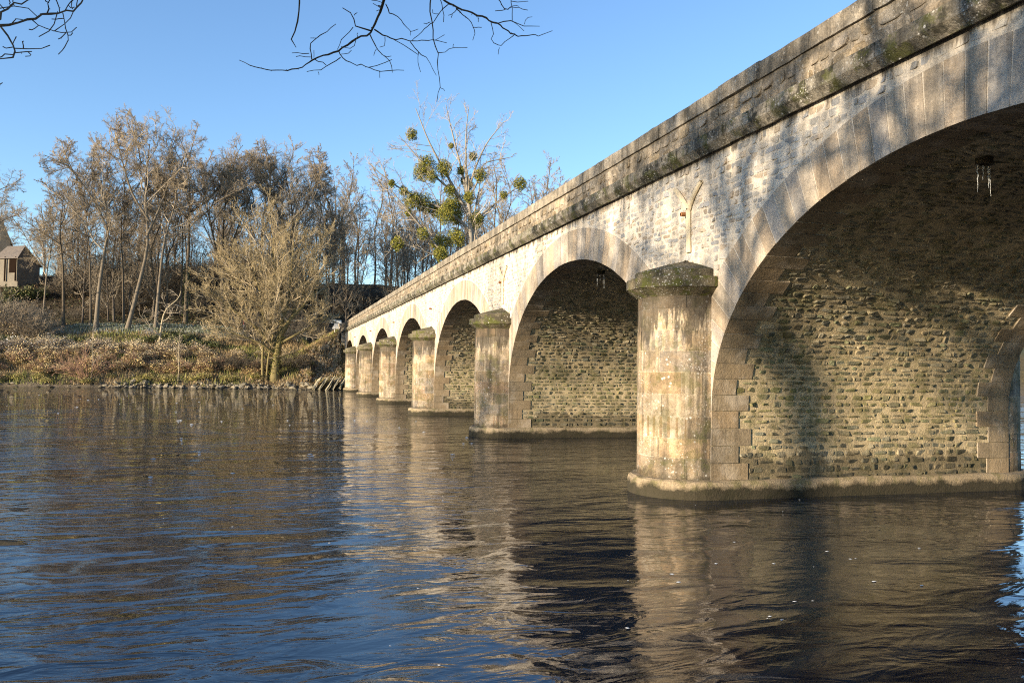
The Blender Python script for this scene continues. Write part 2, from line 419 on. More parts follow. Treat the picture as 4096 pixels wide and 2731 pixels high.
# --- cornice, parapet, coping, deck on both sides
for side,X,sg in ((0,T,-1),(1,T+W,1)):
    rg=np.random.default_rng(400+side)
    mb=MB(); y=-13.5
    while y<118.5:
        ln=rg.uniform(.75,1.25); y1=min(y+ln,118.6); o=rg.normal(0,.006); z_=rg.normal(0,.005)
        prof=[(-.25,7.91),(.0,7.905),(.115,7.87),(.245,8.00),(.27,8.03),(.27,8.27),(.25,8.29),(-.25,8.295)]
        n=len(prof); V=[(X+sg*(a+(o if a>0 else 0)),yy,z+z_) for yy in (y+.006,y1-.006) for a,z in prof]
        j=np.arange(n-1); F=np.stack([j,j+1,j+1+n,j+n],1)
        if sg>0: F=F[:,::-1]
        mb.addf(V,[F,[list(range(n))[::-1]],[list(range(n,2*n))]],pal(1,[(.30,.27,.22),(.26,.235,.19),(.34,.30,.24)],rg,.1)[0]); y=y1
    bpart(mb,'cornice',M_cornice)
    mb=MB(); box(mb,*sorted((X-sg*.36,X+sg*.02)),-13.5,118.6,8.25,8.95,(.33,.285,.225))
    S=courses(-13.3,118.2,8.30,8.915,(.27,.34),(.25,.62),.03,rg,.01); S=S[(S[:,1]+S[:,3]/2<8.93)]; m=len(S)
    cols=pal(m,[(.38,.315,.235),(.33,.28,.21),(.27,.24,.195),(.42,.35,.265),(.34,.27,.18)],rg,.12)
    stones(mb,lambda u,v,dd:np.stack([X+sg*(.02+dd),u,v],1),S[:,0],S[:,1],S[:,2],S[:,3],S[:,4]*.4,rg.uniform(.015,.04,m),cols,rg,jit=.07)
    bpart(mb,'parapet',M_parapet)
    mb=MB(); y=-13.5
    while y<118.5:
        ln=rg.uniform(1.0,1.7); y1=min(y+ln,118.6); o=rg.normal(0,.008); e=.012
        a,b_=sorted((X-sg*.42,X+sg*(.085+o)))
        nn=6; ys=np.linspace(y+.008,y1-.008,nn)
        prof=[(a,8.93),(a,9.27),(a+.06,9.32),(b_-.06,9.32),(b_,9.28),(b_,8.935)]
        V=np.concatenate([[(px+rg.normal(0,.006),yy,pz+rg.normal(0,.006)) for px,pz in prof] for yy in ys]); n=6; j=np.arange(n)
        F=np.concatenate([np.stack([j+q*n,j+(q+1)*n,(j+1)%n+(q+1)*n,(j+1)%n+q*n],1) for q in range(nn-1)])
        mb.addf(V,[F,[list(range(n))],[list(range((nn-1)*n,nn*n))[::-1]]],pal(1,[(.31,.275,.22),(.26,.235,.195),(.35,.31,.25)],rg,.1)[0]); y=y1
    bpart(mb,'coping',M_parapet)
mb=MB(); box(mb,T+.3,T+W-.3,-13.5,121,8.0,8.26,(.06,.06,.06)); bpart(mb,'road_deck',M_tar)

# --- abutments: the far one ends in a stepped pilaster
mb=MB(); rg=np.random.default_rng(500)
z=-1.2
while z<7.8:
    z1=min(z+rg.uniform(.42,.5),7.8)
    for x0,x1,y0,y1 in ((T-.5,T+.4,115.72,117.3),(T-.5,T+.4,117.31,118.9),(T-.42,T+.4,118.91,120.9)):
        box(mb,x0+rg.normal(0,.006),x1,y0+.006,y1-.006,z+.006,z1-.006,pal(1,[(.46,.40,.31),(.42,.36,.28),(.50,.44,.35)],rg,.08)[0])
    z=z1
box(mb,T-.47,T+.38,115.74,120.85,-1.3,7.78,(.5,.43,.33))
for a,b_,c_,d_,e_,f_ in ((T-.72,T+.3,118.3,121.2,7.84,8.28),(T-.46,T+.3,118.62,121.0,8.29,8.93),(T-.56,T+.3,118.62,121.1,8.94,9.34)):
    box(mb,a,b_,c_,d_,e_,f_,(.42,.37,.29))
bpart(mb,'abutment',M_ring)
mb=MB(); box(mb,T+.05,T+W-.05,-14,2.2,-1.6,7.9,(.4,.34,.25)); bpart(mb,'abutment',M_ring)
# ------------------------------------------------------------------ ground, river, sky, sun, camera
def vnoise(x,y,seed=0):
    x=np.asarray(x,float);y=np.asarray(y,float)
    xi=np.floor(x).astype(int); yi=np.floor(y).astype(int); fx=x-xi; fy=y-yi
    def hsh(a,b):
        n=(a*374761393+b*668265263+seed*982451653)&0x7fffffff
        n=((n^(n>>13))*1274126177)&0x7fffffff
        return (n&0xffff)/65535.0
    u=fx*fx*(3-2*fx); v=fy*fy*(3-2*fy)
    return (hsh(xi,yi)*(1-u)+hsh(xi+1,yi)*u)*(1-v)+(hsh(xi,yi+1)*(1-u)+hsh(xi+1,yi+1)*u)*v-.5
def bankY(X):
    X=np.asarray(X,float)
    return 107.1-.16*np.clip(X-8.6,-200,20)+1.3*vnoise(X*.22,X*0+3,1)+.7*vnoise(X*.6,X*0+7,4)
HV=np.array([-40,-6,-1.5,0,.8,2,4,6,9,13,18,24,29,33,46,60,90,160,400.])
HZ=np.array([-2.2,-1.8,-.8,.02,.5,1.2,2.4,3.3,4.4,5.3,6.9,8.5,8.9,10.3,16.5,19.6,21.5,24,34.])
def ground(X,Y):
    X=np.asarray(X,float);Y=np.asarray(Y,float)
    v=Y-bankY(X)
    z=np.interp(v,HV,HZ)
    z=z+np.clip(v/20,0,1)*(1.2*vnoise(X*.06,Y*.06,2)+.5*vnoise(X*.25,Y*.25,3))
    # bridge approach embankment
    e=8.1-np.maximum(0,np.abs(X-13.8)-5.2)*.62-np.maximum(0,117.3-Y)*1.3-np.maximum(0,Y-150)*.2
    road=(np.abs(X-13.8)<5)&(Y>116)
    z=np.where(v>0,np.maximum(z*np.where((np.abs(X-13.8)<9)&(Y<150),.6,1),np.minimum(e,8.1)),z)
    z=np.where(road&(Y<150),8.1,z)
    # near bank
    nb=4.2+.9*vnoise(X*.2,X*0+9,5)-np.clip(-X-6,0,60)*.05
    w=nb-Y
    zn=np.interp(w,[-30,-2,0,1,3,6,20,100],[-2.2,-1.2,0,.45,.95,1.25,2.2,6])
    return np.where(Y<50,np.where(w>-30,zn,-2.2),z)
xs=np.concatenate([np.arange(-420,-70,12),np.arange(-70,-46,2.),np.arange(-46,24,.7),np.arange(24,60,2.),np.arange(60,480,12)])
ys=np.concatenate([np.arange(-160,-20,10),np.arange(-20,12,1.),np.arange(12,92,8),np.arange(92,160,.8),np.arange(160,200,3),np.arange(200,900,25)])
GX,GY=np.meshgrid(xs,ys); GZ=ground(GX,GY)
nx,ny=len(xs),len(ys); i=np.arange(ny-1)[:,None]*nx; j=np.arange(nx-1)[None]
F=np.stack([i+j,i+j+1,i+j+1+nx,i+j+nx],-1).reshape(-1,4)
v=GY-bankY(GX)
def lerpc(f,a,b): f=np.clip(f,0,1)[...,None]; return np.asarray(a)*(1-f)+np.asarray(b)*f
col=lerpc((v-1)/3,(.17,.14,.10),(.16,.125,.06))
col=lerpc((v-16)/6,col,(.10,.10,.055)); tr=np.exp(-((v-26)/4.)**2); col=lerpc(tr*.8,col,(.13,.145,.09))
col=lerpc((v-31)/5,col,(.045,.035,.024)); col=lerpc((v-62)/10,col,(.13,.12,.08))  # wooded slope: dark leaf litter, with the trees' shade darkened into its colour
col=lerpc(((np.abs(GX-13.8)<4.5)&(GY>116)&(GY<150))*1.0,col,(.07,.068,.065))
col=lerpc((GY<50)*1.0,col,(.12,.10,.06))
nn=N('ground_soil'); p=nn.pos(); c=nn.attr()
c=nn.mix(nn.mp(nn.noise(p,.9,6,.7),.4,.65,0,.6),c,(.075,.056,.035)); c=nn.mix(nn.mp(nn.noise(p,3.1,5,.75),.5,.7,0,.55),c,(.05,.05,.022))
fine=nn.noise(p,9,5,.75)
nn.out(c,.95,nn.bump(fine,1,.25),.1)
mb=MB(); mb.add(np.stack([GX,GY,GZ],-1).reshape(-1,3),F,col.reshape(-1,3))
tag(mb.build('ground',nn.m,None,True),kind='structure')

# water: dark peaty river, waves in the surface normal
n=N('river_water'); p=n.pos()
ps=n.scale(p,(.62,1.25,1.0))
w1=n.noise(ps,.55,2,.5,.8); w2=n.noise(ps,1.7,2.5,.5,1.3); w3=n.noise(ps,6.0,4,.6,.8); w4=n.noise(n.scale(p,(.9,1.1,1)),.10,3,.6,1.5)
chop=n.mp(w4,.43,.66,.4,2.3)
h=n.ma('ADD',n.ma('MULTIPLY',w1,.085),n.ma('MULTIPLY',n.ma('ADD',n.ma('MULTIPLY',w2,.034),n.ma('MULTIPLY',w3,.0052)),chop))
nb_=n.bump(h,1.0,1.0)
n.out((.0045,.0095,.019),.0,nb_,1.0); n.b.inputs['IOR'].default_value=1.42
WATER=n
mb=MB(); mb.add([(-420,-20,0),(480,-20,0),(480,135,0),(-420,135,0)],[(0,1,2,3)],(.02,.02,.01))
tag(mb.build('river_water',n.m),kind='structure')

sc=bpy.context.scene
SAZ,SEL=math.radians(22),math.radians(11)      # from -X towards -Y, and height
S=Vector((-math.cos(SAZ)*math.cos(SEL),-math.sin(SAZ)*math.cos(SEL),math.sin(SEL)))
wd=bpy.data.worlds.new('World'); sc.world=wd; wd.use_nodes=True
sky=wd.node_tree.nodes.new('ShaderNodeTexSky'); sky.sky_type='NISHITA'; sky.sun_disc=False
sky.sun_elevation=SEL; sky.sun_rotation=math.atan2(S.x,S.y)
sky.altitude=100; sky.air_density=1.0; sky.dust_density=.3; sky.ozone_density=3.0
bg=wd.node_tree.nodes['Background']; hs=wd.node_tree.nodes.new('ShaderNodeHueSaturation'); hs.inputs['Saturation'].default_value=1.03; hs.inputs['Hue'].default_value=.504; wd.node_tree.links.new(sky.outputs[0],hs.inputs['Color']); wd.node_tree.links.new(hs.outputs[0],bg.inputs[0]); bg.inputs[1].default_value=.135
sl=bpy.data.lights.new('sun','SUN'); sl.energy=4.8; sl.angle=math.radians(.55); sl.color=(1.0,.83,.60)
so=bpy.data.objects.new('sun',sl); C.objects.link(so); so.rotation_euler=S.to_track_quat('Z','Y').to_euler(); so.location=(0,0,60)

cd=bpy.data.cameras.new('camera'); co=bpy.data.objects.new('camera',cd); C.objects.link(co); sc.camera=co
a_,p_,r_=.2855,.0358,.0144
Fw=Vector((math.sin(a_)*math.cos(p_),math.cos(a_)*math.cos(p_),math.sin(p_)))
R0=Vector((math.cos(a_),-math.sin(a_),0)); U0=R0.cross(Fw)
Rc=R0*math.cos(r_)+U0*math.sin(r_); Uc=U0*math.cos(r_)-R0*math.sin(r_)
Mx=Matrix((Rc,Uc,-Fw)).transposed().to_4x4(); Mx.translation=Vector((0,0,2.834)); co.matrix_world=Mx
cd.sensor_width=36; cd.lens=3247.07/4096*36; cd.clip_start=.1; cd.clip_end=3000
sc.view_settings.view_transform='Standard'; sc.view_settings.look='None'; sc.view_settings.gamma=1; sc.view_settings.exposure=1.3
sc.cycles.use_denoising=False; sc.cycles.filter_width=1.1
# ------------------------------------------------------------------ vegetation
def bark_mat(name,c1,c2,sc=6):
    n=N(name); p=n.obj(); a=n.attr()
    c=n.mix(n.noise(n.scale(p,(1,1,.25)),sc,4,.7),c1,c2); c=n.mix(1.0,c,a,'MULTIPLY')
    return n.out(c,.95,n.bump(n.noise(n.scale(p,(1,1,.2)),sc*3,3,.7),.8,.04),.1)
def leaf_mat(name,rough=.8):
    n=N(name); a=n.attr(); p=n.obj()
    v=n.mp(n.noise(p,1.5,3,.6),.3,.7,.75,1.25); vv=n.new('ShaderNodeCombineColor')
    for i in range(3): n.lk(v,vv.inputs[i])
    return n.out(n.mix(1.0,a,vv.outputs[0],'MULTIPLY'),rough,None,.2)
M_bark=bark_mat('oak_bark',(.11,.09,.065),(.24,.20,.15))
M_bark2=bark_mat('willow_bark',(.20,.165,.10),(.38,.32,.22))
M_bark3=bark_mat('poplar_bark',(.16,.14,.115),(.33,.30,.25))
M_barkd=bark_mat('dark_bark',(.10,.085,.07),(.20,.17,.14))
M_twig=bark_mat('winter_twigs',(.30,.25,.185),(.41,.35,.265),2)
M_leaf=leaf_mat('leaves')

def grow(rg,P,R,levels):
    """from trunk lines P (m,n,3), R (m,n): the levels of branches; each level dict(n,nc,t0,t1,ang,len,rr,wig,trop,rmin,rend)"""
    out=[(P,R)]; Lp=np.linalg.norm(np.diff(P,axis=1),axis=2).sum(1)
    for lv in levels:
        m,n,_=P.shape; nc=lv['nc']
        t=np.sort(lv.get('t0',.3)+(lv.get('t1',1.)-lv.get('t0',.3))*(np.arange(nc)[None]+rg.random((m,nc)))/nc,1)
        f=t*(n-1); i=np.minimum(f.astype(int),n-2); w=(f-i)[...,None]
        mi=np.arange(m)[:,None]
        p0=P[mi,i]*(1-w)+P[mi,i+1]*w; r0=R[mi,i]*(1-w[...,0])+R[mi,i+1]*w[...,0]
        d=norm(P[mi,i+1]-P[mi,i])
        rnd=norm(np.cross(d,rg.normal(size=d.shape)))
        an=np.radians(lv['ang']+rg.normal(0,lv.get('angv',10),t.shape))[...,None]
        d0=norm(d*np.cos(an)+rnd*np.sin(an))
        ln=Lp[:,None]*lv['len']*(1-lv.get('tl',.5)*(t-lv.get('t0',.3))/(lv.get('t1',1.)-lv.get('t0',.3)))*rg.uniform(.65,1.2,t.shape)
        if 'lmax' in lv: ln=np.minimum(ln,lv['lmax']*rg.uniform(.7,1.1,t.shape))
        rr=np.maximum(r0*lv['rr']*rg.uniform(.75,1.05,t.shape),lv['rmin'])
        p=p0.reshape(-1,3); d=d0.reshape(-1,3); ln=ln.ravel(); rr=rr.ravel(); M=len(p); nn=lv['n']
        Q=np.empty((M,nn,3)); Q[:,0]=p
        for k in range(1,nn):
            d=norm(d+rg.normal(0,lv['wig'],(M,3))+np.array([0,0,lv['trop']])*(1 if k>0 else 0))
            Q[:,k]=Q[:,k-1]+d*(ln/(nn-1))[:,None]
        RR=rr[:,None]*np.linspace(1,lv.get('rend',.35),nn)[None]; RR=np.maximum(RR,lv['rmin']*.6)
        out.append((Q,RR)); P,R,Lp=Q,RR,ln
    return out
def spl(pts,n):
    pts=np.asarray(pts,float); s=np.concatenate([[0],np.cumsum(np.linalg.norm(np.diff(pts,axis=0),axis=1))]); t=np.linspace(0,s[-1],n)
    Q=np.stack([np.interp(t,s,pts[:,i]) for i in range(3)],1); K=Q.copy()
    for _ in range(2): K[1:-1]=(K[:-2]+2*K[1:-1]+K[2:])/4
    return K
OAK=[dict(n=8,nc=12,t0=.42,t1=.99,ang=50,angv=12,len=.60,tl=.60,rr=.62,wig=.19,trop=.07,rmin=.08,rend=.3),
     dict(n=6,nc=10,t0=.18,t1=1,ang=48,len=.46,rr=.55,wig=.2,trop=.05,rmin=.04,rend=.35,tl=.5),
     dict(n=5,nc=9,t0=.15,t1=1,ang=45,len=.46,rr=.55,wig=.22,trop=.04,rmin=.018,rend=.5,tl=.4),
     dict(n=3,nc=10,t0=.1,t1=1,ang=42,len=.6,rr=.7,wig=.2,trop=.03,rmin=.0115,rend=.6,lmax=1.5)]
def make_tree(name,loc,trunk,r0,r1,levels,rg,mat,tmat,label,cat='tree',group=None,k=9,tint=(1,1,1),forks=None,kind_twig=(1,1,1),ttint=None):
    tt=ttint or tint
    root=tag(empty(name,loc),label,cat,group)
    P=spl(trunk,14); n=len(P); R=(np.linspace(0,1,n)); R=r0*(1-R)+r1*R; R[0]*=1.35; R[1]*=1.08
    mb=MB(); tubes(mb,P[None],R[None],k,tt)
    Ps,Rs=P[None],R[None]
    if forks:
        extra=[spl(f[0],14) for f in forks]; er=[np.linspace(f[1],f[2],14) for f in forks]
        for q,w in zip(extra,er): tubes(mb,q[None],w[None],7,tt)
        Ps=np.concatenate([Ps]+[q[None] for q in extra]); Rs=np.concatenate([Rs]+[w[None] for w in er])
    mb.build('trunk',tmat,root,True)
    out=grow(rg,Ps,Rs,levels)
    mb=MB()
    for li,(Q,RR) in enumerate(out[1:]):
        kk=[6,5,4,3,3][li]
        sh=rg.uniform(.8,1.2,(len(Q),1))*np.asarray(kind_twig if li>1 else tint)
        tubes(mb,Q,RR,kk,sh)
    mb.build('crown',mat,root,True)
    return root,out

# --- big trees on the wooded slope (base, trunk line in local metres, radius)
def gz(x,y): return float(ground(x,y))
def bigtree(X,Y,pts,r,label,seed,lv=OAK,name='oak_tree',tint=(1,1,1),forks=None,tmat=None):
    z=gz(X,Y); rg=np.random.default_rng(seed)
    P=np.array([(x-X,dy,(zz-z)*.89) for x,dy,zz in pts]); P[0,2]=-.4
    fk=[(np.array([(x-X,dy,zz-z) for x,dy,zz in f[0]]),f[1],f[2]) for f in forks] if forks else None
    return make_tree(name,(X,Y,z),P,r*.8,r*.17,lv,rg,M_twig,tmat or M_bark,label,'tree','tall bare trees on the wooded slope',tint=tint,forks=fk,kind_twig=(.9,.87,.82))
def lv_scaled(**kw):
    L2=[dict(d) for d in OAK]; L2[0].update(kw); return L2
bigtree(-30.6,137,[(-30.6,0,9),(-31.0,0,20.3),(-31.8,.5,23.6),(-31.2,0,31)],.30,'bare tree leaning left on the slope, nearest to the small house',1,tint=(.62,.6,.58),lv=lv_scaled(nc=8,t0=.5,len=0.62))
bigtree(-26.9,137,[(-26.9,0,8.5),(-27.1,0,16),(-27.5,0,22.8),(-28.6,1,31)],.22,'thin straight bare tree standing left of the thick pale-trunked tree',2,tint=(.62,.6,.58),lv=lv_scaled(nc=8,t0=.5,len=0.58))
bigtree(-25.4,133,[(-25.4,0,8),(-25.2,0,14.9),(-24.5,0,21.8),(-24.1,.5,26.5),(-25.0,0,31),(-26.8,0,35)],.42,'bare oak with thick pale lower trunk and wide left-spreading crown',3,lv_scaled(nc=10,t0=.48,len=0.62),
   forks=[([(-24.3,0,23),(-26.0,.3,27),(-28.5,.6,30.5),(-30.5,0,33.2)],.2,.05)])
bigtree(-22.6,139,[(-22.6,0,9),(-22.9,0,17.3),(-23.3,0,23),(-23.5,0,27.7),(-23,0,33.5)],.26,'slim dark bare tree between the thick oak and the leaning pale trunk',4,tint=(.62,.6,.58),lv=lv_scaled(nc=8,t0=.55,len=0.55))
bigtree(-21.0,132,[(-21.0,0,7.8),(-19.8,0,14.4),(-18.2,0,23.3),(-19.0,.3,28),(-19.1,0,32.7),(-18.7,0,39.6)],.40,'tallest bare oak, its pale trunk leaning right before it forks',5,lv_scaled(nc=10,t0=.58,len=0.50),
   forks=[([(-18.6,0,22.5),(-17.3,.4,26),(-16.2,.6,29.5),(-15.5,0,33)],.22,.05),([(-18.4,0,24.5),(-21,0,28.5),(-22.3,0,33),(-23.4,0,37.2)],.2,.05)])
bigtree(-17.1,132,[(-17.1,0,7.6),(-16.8,0,15.7),(-16.3,0,23.5),(-14.8,0,29.5),(-14.6,0,33.5)],.34,'bare tree bending right at mid height beside the leaning pale trunk',6,lv_scaled(nc=9,t0=.55,len=0.55))
bigtree(-13.4,137,[(-13.4,0,8.6),(-13.4,0,16.6),(-13.2,0,23.7),(-13.4,0,29.6),(-13.1,0,34.4),(-14.4,0,39)],.42,'dark ivy-footed bare oak with a broad high crown',7,tint=(.62,.6,.58),lv=lv_scaled(nc=11,t0=.55,len=0.50,ang=50),
   forks=[([(-13.3,0,27),(-10.8,.4,29),(-9,.4,31.5),(-7.6,0,34)],.2,.05),([(-13.3,0,26),(-16,.3,28.3),(-17.6,.3,29.2),(-19.6,0,30)],.18,.05)])
bigtree(-15.2,146,[(-15.2,0,15),(-15,0,24),(-15.2,0,29),(-16.4,0,35)],.25,'slender bare tree up the slope behind the dark ivy-footed oak',8,tint=(.62,.6,.58),lv=lv_scaled(nc=8,t0=.5,len=0.55))
bigtree(-8.4,143,[(-8.4,0,14),(-8.4,0,22.5),(-8.6,0,30),(-7.6,0,38)],.36,'bare many-limbed tree behind the left side of the shore willow',9,tint=(.62,.6,.58),lv=lv_scaled(nc=12,t0=.35,len=0.58,ang=30),
   forks=[([(-8.4,0,18),(-6.6,0,25),(-4.5,0,31),(-3.2,0,36.5)],.24,.05),([(-8.4,0,17),(-10.2,0,25),(-11.6,0,31),(-12.2,0,36)],.22,.05)])
bigtree(-3.0,142,[(-3.0,0,14),(-2.6,0,22),(-2.2,0,30),(-1.6,0,37)],.32,'bare tree rising straight behind the middle of the shore willow',10,tint=(.62,.6,.58),lv=lv_scaled(nc=12,t0=.4,len=0.55,ang=32))
bigtree(1.6,140,[(1.6,0,12),(2.0,0,22),(2.8,0,30),(.9,0,39.5)],.38,'tall bare oak rising behind the right side of the shore willow',11,tint=(.62,.6,.58),lv=lv_scaled(nc=12,t0=.42,len=0.52,ang=42),
   forks=[([(2.2,0,24),(-.3,0,30),(-2,0,34),(-3,0,37.5)],.2,.05),([(2.4,0,26),(5,0,31),(6.6,0,35),(7.2,0,38)],.2,.05)])
bigtree(6.9,143,[(6.9,0,13),(7,0,23),(8.2,0,31),(9,0,36)],.30,'bare oak ending the tall row on the right, its crown sloping towards the bridge',12,tint=(.62,.6,.58),lv=lv_scaled(nc=11,t0=.42,len=0.50,ang=45))
bigtree(-34.5,141,[(-34.5,0,14),(-34,0,20),(-33.2,0,24),(-34.2,0,28)],.2,'small pale-stemmed bare tree right beside the small house',13,lv_scaled(nc=9,t0=.4,len=0.62))
# leaf-hung oak at the left edge of the photograph
bigtree(-43.5,128,[(-43.5,0,9),(-43.2,0,20),(-42.6,0,28),(-41.5,0,36)],.45,'twisted dark oak at the left edge whose branches reach in over the house',14,lv_scaled(nc=11,t0=.35,len=0.55,ang=60),tint=(.55,.52,.5))
# the pale broken sapling in front
make_tree('sapling',(-15.4,122.5,gz(-15.4,122.5)),[(0,0,-.3),(.25,0,3),(.55,0,5.3),(1.4,0,6.3),(2.6,0,7.0),(2.7,0,8.2)],.17,.05,[dict(n=6,nc=9,t0=.15,t1=.9,ang=70,len=.42,rr=.5,wig=.15,trop=.02,rmin=.03),dict(n=5,nc=7,t0=.2,ang=45,len=.5,rr=.5,wig=.2,trop=.03,rmin=.018),dict(n=4,nc=5,ang=45,len=.5,rr=.6,wig=.2,trop=0,rmin=.014)],np.random.default_rng(31),M_twig,M_bark2,'small pale sapling with a crooked broken top on the grassy track','tree',tint=(1.2,1.2,1.2))

# --- the many-stemmed shore willow, moss and ivy on its trunk
rg=np.random.default_rng(41); wx,wy=.2,110.6; wz=gz(wx,wy)
WIL=[dict(n=8,nc=12,t0=.3,t1=.99,ang=46,angv=14,len=.50,tl=.30,rr=.5,wig=.13,trop=.10,rmin=.05,rend=.3),
     dict(n=6,nc=9,t0=.15,ang=38,len=.5,rr=.5,wig=.17,trop=.08,rmin=.028,rend=.4),
     dict(n=5,nc=8,t0=.15,ang=38,len=.5,rr=.55,wig=.18,trop=.07,rmin=.02,rend=.5),
     dict(n=3,nc=5,t0=.2,ang=35,len=.6,rr=.7,wig=.18,trop=.05,rmin=.011,rend=.5,lmax=1.6)]
fk=[([(.1,0,.2),(.1,0,5),(-.5,.5,9),(-2.4,1,13.5),(-4.0,1,18)],.3,.06),([(.2,0,5.5),(1.6,-.6,8.6),(3.6,-.6,11),(5.6,0,13.6)],.30,.07),([(.1,0,4.5),(-2.5,-.8,7.6),(-5.6,-.8,10),(-8.6,0,12.6)],.24,.05),
    ([(.2,0,6),(1.5,.5,11),(1.9,.5,16),(2.2,0,21)],.26,.06),([(.2,0,5),(2.8,.6,11),(4.4,.5,15),(5.4,0,18.6)],.22,.06),([(0,0,5),(-1.8,.4,10),(-4.6,.6,14),(-6.6,.4,16.6)],.22,.06),([(.2,0,3.6),(-2.0,-1,5.4),(-5.2,-1.2,6.6),(-8.0,-1,7.4)],.16,.04),([(.1,0,5),(3.2,-1,7),(6.2,-.6,8.6),(7.4,0,10)],.2,.05),
    ([(-1.6,-.3,-.2),(-1.7,-.4,4),(-1.4,-.6,8),(-2.2,-.6,12.4)],.16,.05),([(-1.1,-.3,-.2),(-.9,-.4,3.4),(-.3,-.5,6.5),(-.2,-.5,10)],.13,.04)]
fk=[(q,a_*1.3,b_*1.2) for q,a_,b_ in fk]
wil,_=make_tree('willow_tree',(wx,wy,wz),[(0,0,-.4),(.05,0,2.6),(.3,0,5),(1.1,-.2,7.2),(.6,.3,12),(-.6,0,18),(-.6,0,21.5)],.62,.06,WIL,rg,M_twig,M_bark2,'broad many-stemmed bare willow on the shore, moss and ivy on its forked trunk','tree',tint=(1.05,1.02,.93),ttint=(.62,.60,.42),forks=fk,kind_twig=(.95,.9,.68))
wil.scale=(.93,.93,.88)
def ivy(parent,P0,rad,h0,h1,m,rg,col=(.045,.06,.015),name='ivy'):
    t=rg.random(m); a=rg.random(m)*2*PI; z=h0+(h1-h0)*t; x=np.interp(z,[p[2] for p in P0],[p[0] for p in P0]); y=np.interp(z,[p[2] for p in P0],[p[1] for p in P0])
    r=rad*(.9+rg.random(m)*.5)*(1-.3*t)
    mb=MB(); quads(mb,np.stack([x+r*np.cos(a),y+r*np.sin(a),z],1),rg.uniform(.14,.26,m),rg,pal(m,[col,tuple(c*1.6 for c in col),(col[0]*2.2,col[1]*1.9,col[2])],rg,.2)); mb.build(name,M_leaf,parent)
ivy(wil,[(0,0,-.4),(.05,0,2.6),(.3,0,5),(1.1,-.2,7.2)],.62,.8,6.4,900,rg,(.06,.065,.016))
for o_,h1 in (('oak_tree.006',9),):
    q=bpy.data.objects.get(o_)
    if q: ivy(q,[(0,0,-.4),(0,0,16)],.55,0,h1,700,rg,(.02,.03,.01))

# --- mistletoe poplar
BALLS=[(19.19,38.1,.7),(21.49,33.86,1.11),(20.74,32.64,1.02),(24.04,33.3,1.02),(22.11,31.78,.74),(25.06,36.71,.33),(28.72,35.77,.56),(26.71,33.23,.52),(29.62,32.59,.83),(27.53,32.03,.41),(28.24,31.2,.52),(36.18,31.93,.83),(33.32,29.72,.48),(16.22,30.38,.44),(18.07,29.44,.59),(19.37,28.29,1.02),(21.21,28.13,1.15),(23.16,27.41,.93),(24.98,29.97,.67),(24.92,27.73,.74),(26.49,28.42,1.3),(24.17,26.12,1.11),(27.87,29.11,.74),(26.33,26.07,.83),(29.13,25.87,1.02),(18.93,26.34,.41),(20.91,23.11,.74),(26.29,23.05,1.11),(17.4,21.65,.83),(23.94,22.23,1.11),(23.68,20.28,.93),(30.22,26.53,.56)]
px_,py_=28.7,120.; pz_=gz(px_,py_); rg=np.random.default_rng(51)
loc=lambda pts:[(x-px_,dy,z-pz_) for x,dy,z in pts]
POP=[dict(n=7,nc=9,t0=.2,t1=.98,ang=46,angv=12,len=.36,tl=.3,rr=.45,wig=.15,trop=.03,rmin=.035,rend=.3),
     dict(n=5,nc=7,t0=.2,ang=38,len=.42,rr=.5,wig=.18,trop=.08,rmin=.02,rend=.4),
     dict(n=4,nc=6,t0=.2,ang=38,len=.5,rr=.55,wig=.18,trop=.07,rmin=.013,rend=.5)]
fkp=[(loc(p),a,b) for p,a,b in [
 ([(28.2,0,26),(26.6,.3,29),(24.3,.5,33),(21.8,.3,37),(19.6,0,42)],.28,.05),([(28,0,28),(27,.3,33),(25.6,.4,38),(24.2,0,43)],.24,.05),
 ([(27.8,0,29),(27.4,-.3,34),(27.3,-.3,39),(27.8,0,43)],.22,.04),([(27.9,0,30),(29,0,34),(30.8,0,38),(33.6,0,41.5)],.2,.04),([(28,0,29),(29.6,0,32),(30,0,34.6),(35,0,36)],.18,.04),
 ([(28.4,0,24),(25,.3,27),(20.5,.4,28.4),(16.5,.2,30.2),(12.8,0,33)],.26,.05),([(28.5,0,25),(31,0,27.5),(33.4,0,29.5),(36.2,0,31.6)],.22,.05),([(28.4,0,24.6),(29.2,0,28),(29.7,0,31),(30.1,0,34)],.18,.04),
 ([(28.6,0,20),(24.8,0,19.4),(22.3,0,22.5),(18.6,0,26.5),(15.6,0,30)],.22,.05),([(24.8,0,19.6),(22,.2,20.3),(19,.2,21.4),(16.6,0,21.6)],.14,.04),([(26.5,0,29.2),(23.3,0,31.4),(20,0,34.6),(17.2,0,37.6)],.2,.04)]]
pop,_=make_tree('mistletoe_tree',(px_,py_,pz_),loc([(28.7,0,7),(28.6,0,20),(28.4,0,25),(27.9,0,29.5),(27.6,0,33)]),.50,.25,POP,rg,M_twig,M_bark3,'tall bare poplar full of round green mistletoe clumps behind the parapet','tree',forks=fkp)
for x,z,r in BALLS:
    m=int(1700*max(r,.5)**2)+150; d=norm(rg.normal(size=(m,3))); rr=r*1.25*(1.02*rg.random(m)**.42)*(1+.14*np.sin(d[:,0]*5+x)*np.cos(d[:,2]*4))
    cn=d*rr[:,None]; cn[:,2]*=1.12; cn[:,2]-=.12*r
    base=np.array([(.17,.175,.028),(.22,.21,.036),(.11,.12,.022),(.27,.24,.05)])[rg.integers(0,4,m)]*rg.uniform(.75,1.25,(m,1))
    mb=MB(); quads(mb,cn,rg.uniform(.11,.24,m),rg,base,asp=1.4)
    o=mb.build('mistletoe',M_leaf,pop); o.location=(x-px_,rg.normal(0,.7),z-pz_)

